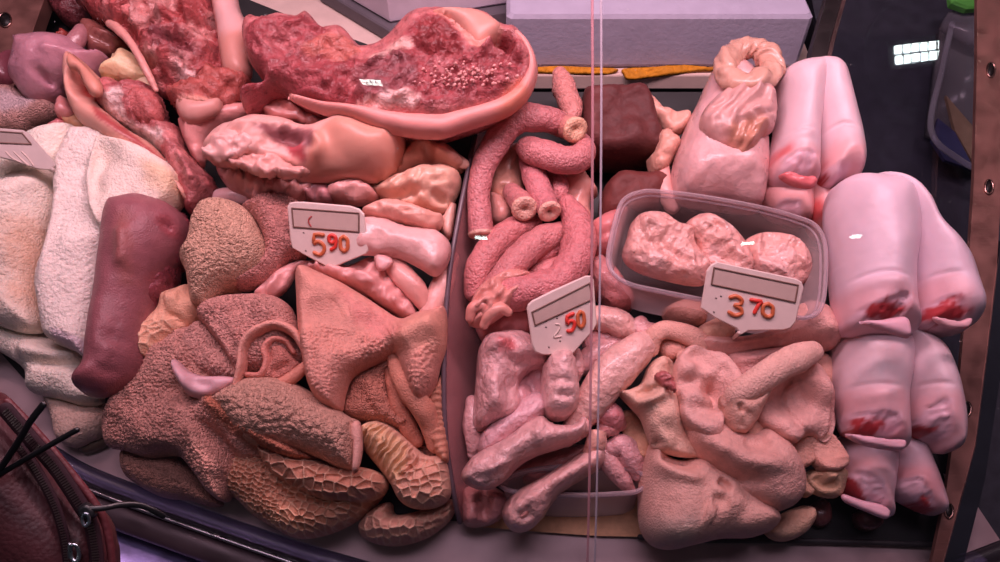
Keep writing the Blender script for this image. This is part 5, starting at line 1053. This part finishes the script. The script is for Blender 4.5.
for pth in ([(8, 402), (40, 436), (72, 474), (100, 512), (110, 545), (112, 575)],):
    part(bag, 'piping', [tube(bp(catmull(pth, False, 5), .022), .0022, world=True, rpx=False, col=(84, 32, 38), mat='leather', wob=0, seg=8, sub=1)], 'raised maroon piping')
pl = part(bag, 'zip_pull', [blob([(78, 507), (88, 502), (96, 508), (97, 516), (88, 520), (80, 516)], T=.004, R=.003, mat='rubber', col=(26, 24, 28), plane=(BP[0] + BP[1] * .03, BP[1]), res=.001), tube(bp(catmull([(84, 514), (82, 520), (85, 526), (89, 522), (88, 515)], True, 4), .034), .0009, world=True, rpx=False, col=(150, 150, 165), mat='chrome', closed=True, wob=0, seg=8, sub=1)], 'black zip pull with a steel ring')
part(bag, 'zip_pull', [tube(bp(catmull([(71, 546), (76, 545), (79, 552), (78, 560), (73, 560), (70, 552)], True, 4), .031), .0011, world=True, rpx=False, col=(170, 170, 180), mat='chrome', closed=True, wob=0, seg=8, sub=1), tube(bp([(70, 545), (70, 556)], .031), .0014, world=True, rpx=False, col=(150, 150, 160), mat='chrome', wob=0, seg=8)], 'bright steel zip pull')
def cord(path, offs, r, flat=1.0): return tube(np.array([bp([p], o)[0] for p, o in zip(path, offs)]), r, world=True, rpx=False, col=(12, 11, 15), mat='rubber', wob=0, flat=flat, sub=8)
part(bag, 'cord', [cord([(-14, 486), (2, 466), (18, 442), (30, 422), (43, 405)], (.026, .034, .04, .044, .046), .0019, .7)], 'black cord end pointing up')
part(bag, 'cord', [cord([(-14, 484), (4, 472), (24, 460), (50, 445), (77, 430)], (.026, .033, .036, .038, .04), .0015)], 'black cord end pointing sideways')
part(bag, 'strap', [cord([(90, 509), (104, 508), (120, 505), (138, 505), (152, 510), (163, 516)], (.032, .03, .026, .022, .02, .018), .0016, .5)], 'thin black strap end')

# ---------------------------------------------------------------- curved front glass, two panes with a seam
PROF = [(-.022, 0), (-.022, .03), (-.010, .07), (.009, .115), (.034, .165), (.066, .22), (.101, .275), (.138, .33), (.180, .39), (.226, .45), (.30, .53)]
def pane(name, pts, seam):
    gt = .004; n = len(pts); m = len(PROF)
    V = []
    for k, (dy, dz) in enumerate(PROF):
        wgt = np.linspace(0, 1, n) if seam else np.linspace(1, 0, n)
        V.append(pts + np.stack([-LEAN * dz * wgt, np.full(n, dy), np.full(n, dz)], 1))
    a, b = np.array(PROF[1]), np.array(PROF[0])
    V2 = [v + np.array([0, gt * .85, -gt * .5]) for v in V]
    V = np.vstack(V + V2); f = []; o = n * m
    for k in range(m - 1):
        for j in range(n - 1):
            q = [k * n + j, k * n + j + 1, (k + 1) * n + j + 1, (k + 1) * n + j]
            f.append(q); f.append([x + o for x in q[::-1]])
    g = G(V, f, np.repeat(alb((200, 200, 200))[None], len(V), 0), 'glass')
    ef = []
    for j in (0, n - 1):
        for k in range(m - 1):
            ef.append([k * n + j, (k + 1) * n + j, (k + 1) * n + j + o, k * n + j + o])
    g2 = G(V, ef, np.repeat(alb((225, 190, 200))[None], len(V), 0), 'glass_edge')
    ob = struct(name, [g, g2], True)
    ob['label'] = ''
    del ob['label']
    return ob
xs = A3[:, 0]; order = np.argsort(xs)
def arc_at(x): return np.array([x, np.interp(x, xs[order], A3[order, 1]), np.interp(x, xs[order], A3[order, 2])])
XJ = .081
LEAN = .0265
lo, hi = xs.min(), xs.max()
pane('window_1', np.array([arc_at(x) for x in np.linspace(lo, XJ, 60)]), True)
pane('window_2', np.array([arc_at(x) for x in np.linspace(XJ + .0065, hi, 40)]), False)
# rounded polished edges of the two panes at the seam
for k, (x, cc, r) in enumerate([(XJ, (220, 150, 160), .0011), (XJ + .0065, (215, 190, 205), .0009)]):
    p = arc_at(x); struct('trim_%d' % (6 + k), [tube([p + np.array([-LEAN * b, a, b]) for a, b in PROF], r, world=True, rpx=False, col=cc, mat='glass_edge', wob=0, seg=8, sub=4, mott=0)], True)

# ---------------------------------------------------------------- camera, lamps, fill light, world
cam = bpy.data.cameras.new('camera'); co = bpy.data.objects.new('camera', cam); C.objects.link(co)
co.location = Vector(CAM); co.rotation_euler = (math.pi / 2 - PITCH, 0, 0)
cam.sensor_fit = 'HORIZONTAL'; cam.sensor_width = 36; cam.lens = 36 * F / W; cam.clip_start = .02
sc = bpy.context.scene; sc.camera = co
def area(name, loc, rot, sx, sy, power, col):
    l = bpy.data.lights.new(name, 'AREA'); l.shape = 'RECTANGLE'; l.size = sx; l.size_y = sy; l.energy = power; l.color = col
    o = bpy.data.objects.new(name, l); C.objects.link(o); o.location = loc; o.rotation_euler = rot; return o
area('case_lamp', (-.02, .64, .95), (math.radians(-6), 0, 0), 1.15, .10, LAMP, (1.0, .61, .69))
def emit_mat(name, col, k):
    m = bpy.data.materials.new(name); m.use_nodes = True; nt = m.node_tree; nt.nodes.clear()
    o = nt.nodes.new('ShaderNodeOutputMaterial'); e = nt.nodes.new('ShaderNodeEmission'); e.inputs[0].default_value = (*col, 1); e.inputs[1].default_value = k
    nt.links.new(e.outputs[0], o.inputs[0]); MAT[name] = m
emit_mat('led', (.86, 1.0, .93), LEDK)
def ceiling_lamp(label, x, y, z, w, h, nx, ny, rot, ring=True):
    cr, sr = math.cos(rot), math.sin(rot)
    R_ = lambda a, b, c: np.array([x + a * cr - b * sr, y + a * sr + b * cr, z + c])
    t = thing('ceiling_lamp', label, 'lamp', [prism([R_(a, b, .03) for a, b in ((-w * .6, -h * .7), (-w * .6, h * .7), (w * .6, h * .7), (w * .6, -h * .7))][::-1], (0, 0, 1), .026, (40, 40, 44), 'black')], group='shop ceiling lamps', smooth=False)
    gs = []
    for i in range(nx):
        for j in range(ny):
            a, b = -w / 2 + (i + .5) * w / nx, -h / 2 + (j + .5) * h / ny; p, q = w / nx * .38, h / ny * .38
            gs.append(prism([R_(a - p, b - q, 0), R_(a + p, b - q, 0), R_(a + p, b + q, 0), R_(a - p, b + q, 0)], (0, 0, 1), .004, (240, 250, 245), 'led'))
    part(t, 'led_panel', [join(gs)], 'grid of bright white leds', smooth=False)
    if ring:
        part(t, 'housing_ring', [tube([R_(.21 * math.cos(a), .21 * math.sin(a), -.01) for a in np.linspace(0, 2 * math.pi, 24, endpoint=False)], .006, world=True, rpx=False, col=(120, 120, 130), mat='plate', closed=True, wob=0, sub=2, seg=8)])
ceiling_lamp('round ceiling lamp mirrored in the front glass over the half head', -1.25, -1.62, 2.3, .19, .075, 4, 2, .05)
ceiling_lamp('round ceiling lamp mirrored in the dark end glass beside the corner post', 1.55, 1.285, 2.3, .19, .075, 6, 2, .12)
for lb, x in (('small ceiling lamp mirrored as a streak on the divider edge', -.922), ('small ceiling lamp mirrored as a streak in the gland tub', 2.02), ('small ceiling lamp mirrored as a streak on the largest calf foot', 3.22)):
    ceiling_lamp(lb, x, -4.32, 2.3, .18, .10, 1, 1, 0, False)
struct('ceiling', [box((-3, -5, 2.36), (4, 2.2, 2.40), (120, 116, 124), 'board')])
area('overhead_fill', (.0, .25, 2.3), (0, 0, 0), 1.3, .5, FILL, (.98, .74, .90))  # added fill light, unseen, brightens the front of the pile
w = bpy.data.worlds.new('world'); sc.world = w; w.use_nodes = True
w.node_tree.nodes['Background'].inputs[0].default_value = (.55, .42, .60, 1); w.node_tree.nodes['Background'].inputs[1].default_value = WORLD
vs = sc.view_settings; vs.view_transform = 'Standard'; vs.look = 'None'; vs.gamma = 1; vs.use_curve_mapping = False; vs.exposure = EXPO
sc.display_settings.display_device = 'sRGB'
sc.cycles.use_denoising = True
sc.cycles.transparent_max_bounces = 24
